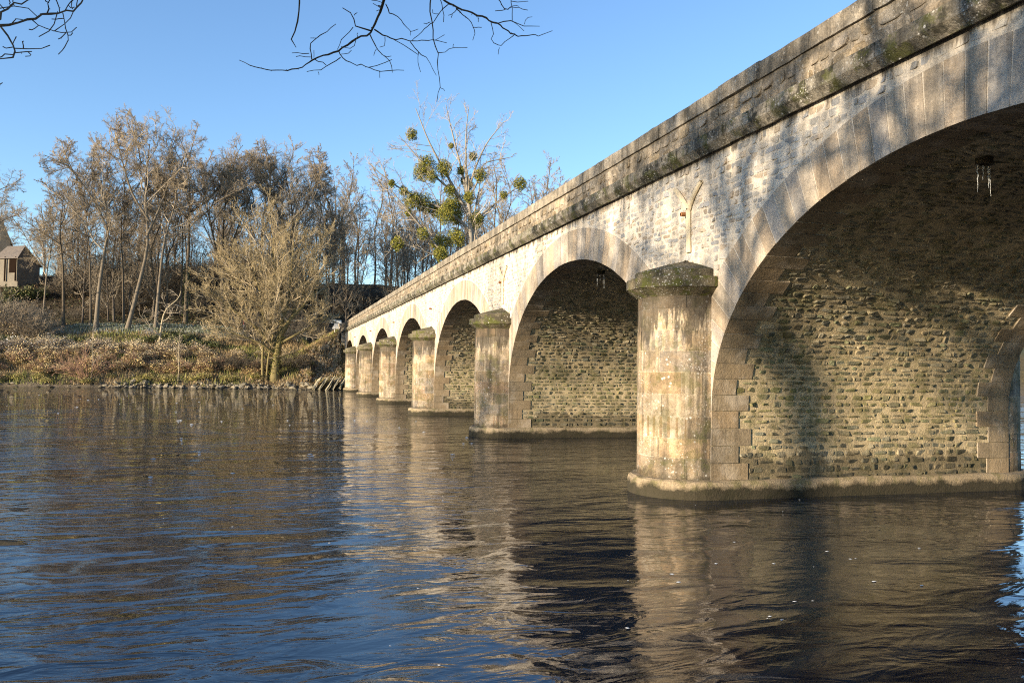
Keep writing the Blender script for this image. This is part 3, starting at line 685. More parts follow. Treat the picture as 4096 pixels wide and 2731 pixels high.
# --- slender trees of the wood behind, copies of four
def slim(seed,h,r,mat):
    rg=np.random.default_rng(seed)
    L_=[dict(n=5,nc=30,t0=.16,t1=.99,ang=44,angv=12,len=.27,tl=.7,rr=.4,wig=.12,trop=.09,rmin=.03,rend=.4),
        dict(n=4,nc=7,t0=.2,ang=40,len=.45,rr=.55,wig=.17,trop=.06,rmin=.02,rend=.5),
        dict(n=3,nc=7,t0=.2,ang=40,len=.55,rr=.7,wig=.17,trop=.05,rmin=.018,rend=.5)]
    tr=[(0,0,-.8)]+[(rg.normal(0,.25)*q,rg.normal(0,.25)*q,h*q/4) for q in range(1,5)]
    return make_tree('slender_tree',(0,0,0),tr,r,.03,L_,rg,M_twig,mat,'slender bare dark-trunked tree in the wood behind','tree','slender trees of the wood behind',k=7,tint=(.7,.69,.68),kind_twig=(.8,.79,.78))[0]
protos=[slim(61,17,.17,M_barkd),slim(62,15,.14,M_barkd),slim(63,19,.2,M_bark),slim(64,13,.12,M_barkd)]
rg=np.random.default_rng(65)
spots=[]
for _ in range(80):                                   # right, above the bridge approach
    spots.append((rg.uniform(4,60),rg.uniform(146,192),'right'))
while len(spots)<160:
    x_,y_=rg.uniform(-56,5),rg.uniform(143,186)
    if not (x_/y_<-.225 and y_<172): spots.append((x_,y_,'left'))
LBL={'right':'slender bare dark-trunked tree in the wood behind the mistletoe poplar and bridge','left':'slender bare tree of the wood behind the tall oaks on the slope'}
GRP={'right':'slender trees behind the bridge','left':'slender trees behind the oaks'}
used=set()
for i_,(x,y,w_) in enumerate(spots):
    pi=int(rg.integers(0,4)); o=protos[pi] if pi not in used else dup(protos[pi]); used.add(pi)
    o.location=(x,y,gz(x,y)-.1); o.rotation_euler=(rg.normal(0,.03),rg.normal(0,.03),rg.uniform(0,6.28)); s_=rg.uniform(.8,1.2)*(1.2 if w_=='right' else 1); o.scale=(s_,s_,s_*rg.uniform(.95,1.15))
    o['label']=LBL[w_]; o['group']=GRP[w_]
# ------------------------------------------------------------------ bank plants
def shrub(name,seed,rx,ry,h,cols,nleaf,ls,nst,stemcol,label,cat,group,frost=0,fcol=(.50,.47,.46),arch=.8):
    rg=np.random.default_rng(seed); root=tag(empty(name,(0,0,0)),label,cat,group)
    mb=MB(); 
    if nst:
        a=rg.random(nst)*2*PI; q=np.sqrt(rg.random(nst)); b=np.stack([np.cos(a)*q*rx*.35,np.sin(a)*q*ry*.35,np.full(nst,-.1)],1)
        d=norm(np.stack([np.cos(a)*q,np.sin(a)*q,np.full(nst,.9)],1)+rg.normal(0,.18,(nst,3))); P=np.empty((nst,6,3)); P[:,0]=b; ln=h*rg.uniform(.7,1.15,nst)
        for k in range(1,6):
            d=norm(d+rg.normal(0,.14,(nst,3))+np.stack([np.cos(a),np.sin(a),np.full(nst,-.5)],1)*arch*.12*k*q[:,None]); P[:,k]=P[:,k-1]+d*(ln/5)[:,None]
        R=np.linspace(.03,.012,6)[None]*rg.uniform(.7,1.3,(nst,1))
        out=grow(rg,P,R,[dict(n=4,nc=6,t0=.25,ang=38,len=.35,rr=.7,wig=.2,trop=.03,rmin=.014,rend=.6),dict(n=3,nc=4,t0=.2,ang=40,len=.5,rr=.8,wig=.2,trop=.02,rmin=.012,rend=.7)])
        for (Q,RR),kk in zip(out,(4,3,3)):
            c=np.asarray(stemcol)*rg.uniform(.7,1.3,(len(Q),1)); zt=np.clip((Q[:,:,2].mean(1)/h-.45)*2,0,1)[:,None]*frost*.7
            tubes(mb,Q,RR,kk,c*(1-zt)+np.asarray(fcol)*zt)
        mb.build('stems',M_leaf,root)
    if nleaf:
        d=norm(rg.normal(size=(nleaf,3))); d[:,2]=np.abs(d[:,2]); r=rg.random(nleaf)**.45
        wob=1+.28*np.sin(d[:,0]*4+seed)+.22*np.cos(d[:,1]*5+seed*2)*np.sin(d[:,2]*5)
        Cn=d*r[:,None]*wob[:,None]*np.array([rx,ry,h*.92])+rg.normal(0,.08,(nleaf,3))
        Cn[:,2]=np.maximum(Cn[:,2],0)
        c=pal(nleaf,cols,rg,.22); f=(np.clip((r*wob*d[:,2]-.35)*2.2,0,1)*frost*rg.uniform(.3,1,nleaf))[:,None]
        c=c*(1-f)+np.asarray(fcol)*f
        mb=MB(); quads(mb,Cn,rg.uniform(ls*.6,ls*1.3,nleaf),rg,c); mb.build('leaves',M_leaf,root)
    return root
TAN=[(.42,.32,.15),(.34,.26,.115),(.48,.38,.20),(.24,.18,.08),(.38,.27,.12)]
RUS=[(.42,.29,.13),(.35,.24,.10),(.48,.36,.17),(.25,.18,.075),(.34,.28,.10)]
GRN=[(.07,.085,.022),(.10,.11,.03),(.05,.065,.018),(.16,.14,.05)]
OLV=[(.33,.29,.08),(.25,.24,.06),(.40,.32,.12),(.18,.18,.05),(.36,.27,.11)]
PR_={
 'frost':[shrub('bramble_bush',70+i,2.3,1.7,1.7,TAN+RUS[:1],1500,.22,55,(.24,.17,.12),'frosted tan bramble mound on top of the river bank','bramble','frosted brambles along the bank top',frost=.5,fcol=(.46,.43,.38)) for i in range(2)],
 'russet':[shrub('bramble_bush',75+i,2.0,1.5,1.5,RUS+TAN[:2],1500,.19,60,(.28,.17,.11),'russet dry bramble mound low on the river bank','bramble','russet brambles low on the bank',frost=.2) for i in range(2)],
 'olive':[shrub('bramble_bush',80+i,1.7,1.3,1.2,OLV,1300,.2,40,(.22,.17,.09),'olive green weedy mound just above the waterline','weed','olive weedy mounds by the water',frost=.1) for i in range(2)],
 'green':[shrub('laurel_bush',85+i,1.8,1.5,1.5,GRN,1500,.26,20,(.10,.08,.05),'dark green leafy bush beside the grassy track','bush','dark green leafy bushes',frost=.12) for i in range(2)],
 'twig':[shrub('hazel_shrub',90+i,2.4,2.4,4.2,[(.10,.075,.045),(.13,.095,.05),(.08,.06,.04)],260,.2,46,(.10,.085,.065),'brown twiggy shrub on the shaded wooded slope','shrub','twiggy shrubs on the wooded slope',arch=.5) for i in range(3)],
 'hoar':[shrub('hazel_shrub',95+i,3.4,3.0,5.2,TAN,900,.2,110,(.27,.215,.15),'rounded grey-tan frosted shrub on the bank below the small house','shrub','frosted shrubs below the house',frost=.45,fcol=(.42,.37,.30),arch=.6) for i in range(1)],
 'clem':[shrub('clematis_bush',98,1.7,1.3,2.3,TAN+[(.55,.53,.50)]*3,1100,.17,50,(.25,.2,.15),'bramble bush dotted with white fluffy seed heads','bush','white-dotted seed head bushes',frost=.35,fcol=(.60,.57,.52))],
 'red':[shrub('reddish_sapling',99,1.3,1.1,4.6,RUS,60,.15,42,(.33,.20,.13),'upright reddish twiggy bush at the foot of the bank','bush',None,arch=.35)],
}
first=set()
def put(kind,x,y,s=1.0,sz=1.0,rg=rng):
    l=PR_[kind]; i=int(rg.integers(0,len(l))); key=(kind,i)
    o=l[i] if key not in first else dup(l[i]); first.add(key)
    o.location=(x,y,gz(x,y)-.12); o.rotation_euler=(0,0,rg.uniform(0,6.28)); o.scale=(s,s,s*sz); return o
rg=np.random.default_rng(111)
def row(kind,x0,x1,v,n,s0,s1,sz=1.0,jx=.7,jv=.8):
    for x in np.linspace(x0,x1,n):
        x=x+rg.normal(0,jx); put(kind,x,float(bankY(x))+v+rg.normal(0,jv),rg.uniform(s0,s1),sz*rg.uniform(.85,1.15),rg)
row('frost',-40,-6,8.6,17,.75,1.1,.9); row('frost',-40,-13,11.3,12,.75,1.1,.85); row('frost',-9,4,9.0,5,.6,.9,.7)
row('russet',-40,-2,5.4,17,.75,1.1); row('russet',-38,0,3.6,15,.6,.95,.9)
row('olive',-39,-2,1.9,18,.55,1.0,.85,jv=.5); row('olive',3,7,3.6,3,.4,.65)
row('clem',-30,-27,9.4,3,.75,.95); row('clem',-37,-33,8.4,3,.9,1.1); put('clem',-26.3,121,.8,.8,rg); row('clem',-24.3,-23,10.3,2,.7,.9)
for x,v in ((-15.0,13.6),(-13.2,14.2),(-11.6,13.7),(-10.2,14.8),(-12.2,16),(-14.2,16.5),(-16.4,14.6),(-29.5,14),(-26.5,14.8),(-36,13.5),(-8.6,14)): put('green',x,float(bankY(x))+v,rg.uniform(.75,1.1),.85,rg)
put('red',-22.4,float(bankY(-22.4))+1.6,.95,1.05,rg)
for x,v,s in ((-35.6,17,1.0),(-38.5,18.5,1.15),(-32.4,16,.75),(-41,21,1.1),(-36.5,22.5,.95)): put('hoar',x,float(bankY(x))+v,s,.95,rg)
for _ in range(46):
    x=rg.uniform(-37,3); v_=rg.uniform(33,60); put('twig',x,float(bankY(x))+v_,rg.uniform(.7,1.2),1,rg)
for _ in range(26):
    x=rg.uniform(-7,7.5); v_=rg.uniform(16,52); put('twig',x,float(bankY(x))+v_,rg.uniform(.55,1.0),1,rg)['label']='brown twiggy shrub on the dim slope between the willow and bridge end'
for x,y,s in ((-4,113,.8),(-1.8,112.6,.7),(2.2,112.8,.8),(3.4,113.4,.6),(-6.3,114,.8)):
    o=put('twig',x,y,s,.8,rg); o['label']='low twiggy shrub around the foot of the shore willow'; o['group']='twiggy shrubs at the willow foot'
for _ in range(40):
    x=rg.uniform(-39,6); v_=rg.uniform(46,66); o=put('twig',x,float(bankY(x))+v_,rg.uniform(.9,1.5),1.15,rg); o['label']='brown twiggy shrub along the crest of the wooded slope'; o['group']='twiggy shrubs on the crest'
for x,y,s in ((-44.2,154.5,1.0),(-42.4,155.5,1.15),(-40.6,156,1.1),(-39,156.5,.9),(-43.4,152.5,.9)):
    o=put('green',x,y,s,1.35,rg); o['label']='dull green bush hiding the foot of the small house'; o['group']='bushes below the house'
# thin saplings by the water
for i_,(x,h_) in enumerate(((-11.6,6.2),(-21.9,6.8))):
    y=float(bankY(x))+1.3; r2=np.random.default_rng(120+i_)
    make_tree('sapling',(x,y,gz(x,y)),[(0,0,-.2),(.12,0,h_*.35),(-.05,0,h_*.7),(.05,0,h_)],.07,.02,[dict(n=5,nc=12,t0=.25,ang=40,len=.3,rr=.5,wig=.15,trop=.05,rmin=.018),dict(n=4,nc=5,ang=38,len=.5,rr=.6,wig=.2,trop=.03,rmin=.013)],r2,M_twig,M_bark2,['thin upright sapling with a pale bent stem above the riprap stones','slim sapling inside the reddish twiggy bush'][i_],'tree')

# ground cover: dry grass, leaf litter (nobody could count them)
m=60000; X=rg.uniform(-48,12,m); V=rg.uniform(.4,31,m)**1; Y=bankY(X)+V; ok=~((np.abs(X-13.8)<5)&(Y>116)); X,Y,V=X[ok],Y[ok],V[ok]; m=len(X); Z=ground(X,Y)
hgt=rg.uniform(.18,.55,m)*np.where(V>20,.45,1)*np.where(V<9,1.25,1); d=rg.normal(0,.25,(m,2)); wv=rg.uniform(.025,.06,m); a=rg.random(m)*PI
px0=np.stack([X-np.cos(a)*wv,Y-np.sin(a)*wv,Z-.05],1); px1=np.stack([X+np.cos(a)*wv,Y+np.sin(a)*wv,Z-.05],1); tp=np.stack([X+d[:,0]*hgt,Y+d[:,1]*hgt,Z+hgt],1)
g=vnoise(X*.35,Y*.35,8)+.5+rg.normal(0,.12,m)
c=np.where((V>19)[:,None],np.array([.17,.19,.11]),np.where((g>.58)[:,None],np.array([.17,.17,.05]),np.array([.30,.215,.11])))*rg.uniform(.65,1.3,(m,1))
c=np.where(((V>18)&(rg.random(m)<.35))[:,None],np.array([.33,.35,.33]),c)
mb=MB(); mb.add(np.stack([px0,px1,tp],1).reshape(-1,3),np.arange(m*3).reshape(-1,3),np.repeat(c,3,0))
tag(mb.build('bank_grass',M_leaf),kind='stuff')
m=34000; X=rg.uniform(-52,9,m); V=rg.uniform(24,66,m); Y=bankY(X)+V; Z=ground(X,Y)
mb=MB(); cc=pal(m,[(.11,.075,.042),(.085,.06,.035),(.16,.105,.055),(.06,.045,.03),(.05,.06,.022)],rg,.25)
quads(mb,np.stack([X,Y,Z+rg.uniform(.02,.35,m)],1),rg.uniform(.18,.4,m),rg,cc,flat=.5); tag(mb.build('leaf_litter',M_leaf),kind='stuff')

# ------------------------------------------------------------------ rocks
M_rock=stone_mat('river_stone',grain=.4,bump=.8,stain=(.25,.2,.13),stain_amt=.5,moss=.25,wet=(.12,.06,.8),gs=9)
M_slab=stone_mat('slab_stone',grain=.4,bump=.8,moss=.5,stain=(.2,.17,.1),stain_amt=.5,gs=9)
def rockmesh(name,seed,sx,sy,sz,mat,col,flat=.35):
    r2=np.random.default_rng(seed); bm=bmesh.new(); bmesh.ops.create_icosphere(bm,subdivisions=3,radius=1)
    pl=[(norm(r2.normal(size=3)),r2.uniform(.5,.85)) for _ in range(9)]
    V=[]
    for v_ in bm.verts:
        p=np.array(v_.co)
        for n_,d_ in pl:
            q=p@n_
            if q>d_: p=p-n_*(q-d_)*.92
        p=p*(1+.05*r2.normal()); V.append(p*np.array([sx,sy,sz]))
    Fs=[[l.index for l in f.verts] for f in bm.faces]; bm.free()
    mb=MB(); mb.add(V,Fs,col); return mb.build(name,mat)
rk=[rockmesh('riprap_stone',130+i,.55*a,.42*a,.28*a,M_rock,c) for i,(a,c) in enumerate(((1,(.25,.215,.155)),(.8,(.31,.27,.20)),(1.2,(.20,.18,.14)),(.7,(.28,.23,.16)),(1,(.23,.20,.16))))]
n_=0
for _ in range(230):
    x=rg.uniform(-19.5,5.4); v_=abs(rg.normal(.1,.75))*(1.5 if x>3 else 1)
    if vnoise(x*.5,0*x,33)<-.28: continue
    o=rk[n_%5] if n_<5 else dup(rk[n_%5]); n_+=1
    y=float(bankY(x))+v_-.35; s_=rg.uniform(.28,.85)*(1.25 if rg.random()<.12 else 1); o.scale=(s_*rg.uniform(.8,1.7),s_,s_*rg.uniform(.6,1.2)); o.location=(x,y,max(gz(x,y),-.05)+.09*s_); o.rotation_euler=(rg.normal(0,.45),rg.normal(0,.45),rg.uniform(0,6.28))
    tag(o,'pale angular riprap stone in the row along the far waterline','stone','riprap stones along the far shore')
for i_ in range(40):
    x=rg.uniform(-42,-19.5); o=dup(rk[i_%5]); y=float(bankY(x))+rg.uniform(-.1,.7); s_=rg.uniform(.25,.5); o.scale=(s_*1.4,s_,s_*.8); o.location=(x,y,max(gz(x,y),0)+.03); o.rotation_euler=(0,0,rg.uniform(0,6.28))
    tag(o,'small brown stone at the muddy foot of the left bank','stone','small stones under the brambles')
def slab(x,y,z,ln,w,th,rx,ry,rz,label):
    r2=np.random.default_rng(int(abs(x*100))); bm=bmesh.new(); bmesh.ops.create_cube(bm,size=1)
    bmesh.ops.subdivide_edges(bm,edges=bm.edges[:],cuts=3,use_grid_fill=True)
    V=np.array([v_.co[:] for v_ in bm.verts])*np.array([w,th,ln]); V+=r2.normal(0,.045,V.shape); V[:,0]*=1-.25*np.clip(V[:,2]/ln,-.5,.5)
    Fs=[[l.index for l in f.verts] for f in bm.faces]; bm.free()
    mb=MB(); mb.add(V,Fs,(.33,.29,.21)); o=mb.build('stone_slab',M_slab); o.location=(x,y,z); o.rotation_euler=(rx,ry,rz); return tag(o,label,'stone slab','leaning slabs beside the last pier')
for x,ln,ry,l in ((5.35,1.9,.62,'leaning mossy stone slab at the waterline, leftmost of the tilted row'),(6.15,2.1,.66,'leaning stone slab with a bright upper edge, second from the left'),(7.0,2.2,.60,'tilted stone slab third from the left beside the last pier'),(7.75,2.1,.64,'tilted stone slab with pale top edge, second from the last pier'),(8.5,1.7,.55,'leaning pale stone slab closest to the last pier')):
    slab(x,float(bankY(x))+.35,.72,ln,.22,1.3,-.35,ry,.12,l)
# stone pitching on the slope beside the abutment
X=rg.uniform(3.6,8.9,900); Y=rg.uniform(109,116.6,900); ok=(Y-108.3)>(8.9-X)*.35; X,Y=X[ok],Y[ok]; m=len(X)
mb=MB()
cols=pal(m,[(.30,.24,.16),(.24,.18,.11),(.34,.29,.21),(.20,.13,.08)],rg,.2)
stones(mb,lambda u,v_,dd:np.stack([u,v_,ground(u,v_)+dd*1.2],1),X,Y,rg.uniform(.2,.5,m),rg.uniform(.18,.36,m),rg.normal(0,.5,m),rg.uniform(.1,.28,m),cols,rg,jit=.2)
k_=2600; X=rg.uniform(3.2,9.0,k_); Y=rg.uniform(108.4,117,k_)
quads(mb,np.stack([X,Y,ground(X,Y)+rg.uniform(.05,.4,k_)],1),rg.uniform(.14,.3,k_),rg,pal(k_,[(.20,.11,.055),(.26,.15,.07),(.13,.09,.045),(.10,.11,.03)],rg,.25))
tag(mb.build('rubble_slope',M_rock),kind='stuff')
o=rockmesh('river_rock',160,.5,.3,.13,M_rock,(.09,.07,.045)); o.location=(-4.0,14.6,-.04); tag(o,'low brown rock just breaking the water near the left edge','rock')

# ------------------------------------------------------------------ small house on the hill
M_wallh=stone_mat('house_render',grain=.15,bump=.25,stain=(.36,.29,.2),stain_amt=.3)
n=N('slate_roof'); p=n.pos(); br=n.new('ShaderNodeTexBrick'); n.lk(n.scale(n.obj(),(1,1,1.6)),br.inputs['Vector']); br.inputs['Scale'].default_value=2.2; br.inputs['Mortar Size'].default_value=.02
br.inputs['Color1'].default_value=(.10,.09,.088,1); br.inputs['Color2'].default_value=(.15,.135,.125,1); br.inputs['Mortar'].default_value=(.08,.07,.065,1)
M_roof=n.out(n.mix(n.mp(n.noise(p,2,4,.7),.4,.7,0,.5),br.outputs['Color'],(.15,.12,.095)),.8,None,.2)
M_wood=bark_mat('dark_timber',(.07,.05,.035),(.13,.09,.06))
def gable_house(name,loc,rz,ln,wd_,heave,hback,hr,xr,label,ov=.35):
    """ridge along local x (length ln); gable profile in local y: front eave at 0, ridge at xr, back eave at wd_"""
    root=tag(empty(name,loc,rz),label,'house')
    mb=MB(); pr=[(0,-3),(0,heave),(xr,hr),(wd_,hback),(wd_,-3)]
    V=[(x,y,z) for x in (0,-ln) for y,z in pr]; mb.addf(V,[[[0,1,2,3,4]],[[9,8,7,6,5]],[[0,5,6,1],[1,6,7,2],[2,7,8,3],[3,8,9,4]]],(.13,.12,.10)); mb.build('wall',M_wallh,root)
    mb=MB()
    for (ya,za),(yb,zb) in (((-ov,heave-ov*(hr-heave)/xr),(xr,hr)),((wd_+ov,hback-ov*(hr-hback)/(wd_-xr)),(xr,hr))):
        V=[(x,y,z+dz) for dz in (.05,.20) for x in (.28,-ln-.3) for y,z in ((ya,za),(yb,zb))]
        mb.add(V,[(0,1,3,2),(4,6,7,5),(0,4,5,1),(1,5,7,3),(3,7,6,2),(2,6,4,0)],(.2,.18,.16))
    mb.build('roof',M_roof,root); return root
hb=gable_house('small_house',(-43.2,160,19.2),math.radians(-32),5.0,4.6,2.45,1.2,4.2,1.15,'low outbuilding with grey tiled lean-to roof and pale gable on the hill')
mb=MB(); box(mb,-1.9,-.5,-.06,.02,-.5,1.9,(.10,.07,.05)); mb.build('door',M_wood,hb)
mb=MB()
for x in (-.25,-2.6): box(mb,x-.09,x+.09,-.34,-.16,-2,2.3,(.13,.09,.065))
mb.build('porch_post',M_wood,hb)
gh=gable_house('tall_house',(-47.15,169.8,19),math.radians(105),7,6.6,5.6,5.6,13.6,3.3,'tall stone house with a steep gable cut by the left edge',.4)

# ------------------------------------------------------------------ signs
def flat_mat(name,col,rough=.5):
    n=N(name); return n.out(n.mix(n.mp(n.noise(n.pos(),4,3,.6),.4,.7,0,.25),col,tuple(c*.8 for c in col)),rough,None,.4)
M_white=flat_mat('white_enamel',(.78,.78,.76)); M_steel=flat_mat('galvanised_steel',(.42,.43,.44)); M_red=flat_mat('red_paint',(.45,.04,.03))
sg_=tag(empty('direction_sign',(8.35,118.6,gz(8.35,118.6)-.1)),'white two-panel road direction sign on a post at the bridge end','road sign'); sz_=sg_.location.z
mb=MB(); tubes(mb,np.array([[[0,0,-.3],[0,0,1.0],[0,0,9.75-sz_]]]),np.full((1,3),.055),8,(1,1,1)); mb.build('post',M_white,sg_)
for x0,x1 in ((-.78,-.06),(.06,.88)):
    mb=MB(); box(mb,x0,x1,-.09,-.055,9.27-sz_,9.7-sz_); b_=mb.build('panel',M_white,sg_)
sg_=tag(empty('warning_sign',(8.75,121.5,gz(8.75,121.5)-.1)),'grey back of a triangular warning sign behind the white direction sign','road sign'); sz_=sg_.location.z
mb=MB(); tubes(mb,np.array([[[0,0,-.3],[0,0,.6],[0,0,1.5]]]),np.full((1,3),.035),8); mb.build('post',M_steel,sg_)
mb=MB(); V=[(x,y,z) for y in (-.06,-.04) for x,z in ((-.55,.55),(.55,.55),(.62,.62),(.06,1.55),(-.06,1.55),(-.62,.62))]
mb.addf(V,[[list(range(6))],[list(range(6,12))[::-1]],[[i,(i+1)%6,(i+1)%6+6,i+6] for i in range(6)]]); mb.build('plate',M_steel,sg_)
mp_=tag(empty('marker_post',(-4.45,131,gz(-4.45,131)-.1)),'thin red and white marker post on the slope behind the willow','post')
mb=MB(); tubes(mb,np.array([[[0,0,0],[0,0,.6],[0,0,1.2]]]),np.full((1,3),.06),8); mb.build('post',M_white,mp_)
mb=MB(); tubes(mb,np.array([[[0,0,1.2],[0,0,1.5],[0,0,1.8]]]),np.full((1,3),.063),8); mb.build('band',M_red,mp_)

# ------------------------------------------------------------------ icicles
n=N('ice'); n.b.inputs['Transmission Weight'].default_value=.6; n.out((.85,.88,.9),.15,None,.5); n.b.inputs['IOR'].default_value=1.31; M_ice=n.m
for ci,(c_,dx) in enumerate(((cen[0],'largest nearest arch'),(cen[1],'second arch'))):
    ic=tag(empty('icicle_cluster',(T+1.75,c_+1.34,B+ZS-.22)),'icicles hanging from the dark drain hole under the '+dx,'icicles','icicles under the arches'); r2=np.random.default_rng(170+ci)
    for dxy,ln in ((-.15,.46),(-.03,.24),(.09,.36),(.13,.50)):
        zz=np.linspace(0,-ln,9); P=np.stack([np.full(9,dxy)+r2.normal(0,.004,9),r2.normal(0,.004,9)+.05*dxy,zz],1)
        mb=MB(); tubes(mb,P[None],(np.linspace(.015,.003,9)*(1+.25*np.sin(np.arange(9)*2.1)))[None],6); mb.build('icicle',M_ice,ic,True)

# ------------------------------------------------------------------ foam flecks
n=N('foam'); M_foam=n.out((.72,.74,.74),.6,None,.3)
P=[]
for _ in range(26): P.append((rg.uniform(-26,2),rg.uniform(52,88),rg.uniform(.03,.07)))
for _ in range(26): P.append((rg.uniform(-8,16),rg.uniform(7,18)**1,rg.uniform(.008,.022)))
for _ in range(14): P.append((rg.normal(7.2,1.2),rg.normal(9.8,.9),rg.uniform(.008,.028)))
for _ in range(24): P.append((rg.uniform(-6,9),rg.uniform(20,50),rg.uniform(.03,.07)))
mb=MB()
for x,y,r in P:
    if x>8.0 and any(abs(y-q)<1.5 for q in pie): continue
    k_=8; th=np.arange(k_)/k_*2*PI; rr=r*rg.uniform(.6,1.2,k_)
    V=np.concatenate([np.stack([x+1.5*rr*np.cos(th),y+rr*np.sin(th),np.full(k_,.004)],1),[[x,y,.004+r*.25]]])
    mb.add(V,[(i,(i+1)%k_,k_) for i in range(k_)])
tag(mb.build('foam',M_foam),kind='stuff')

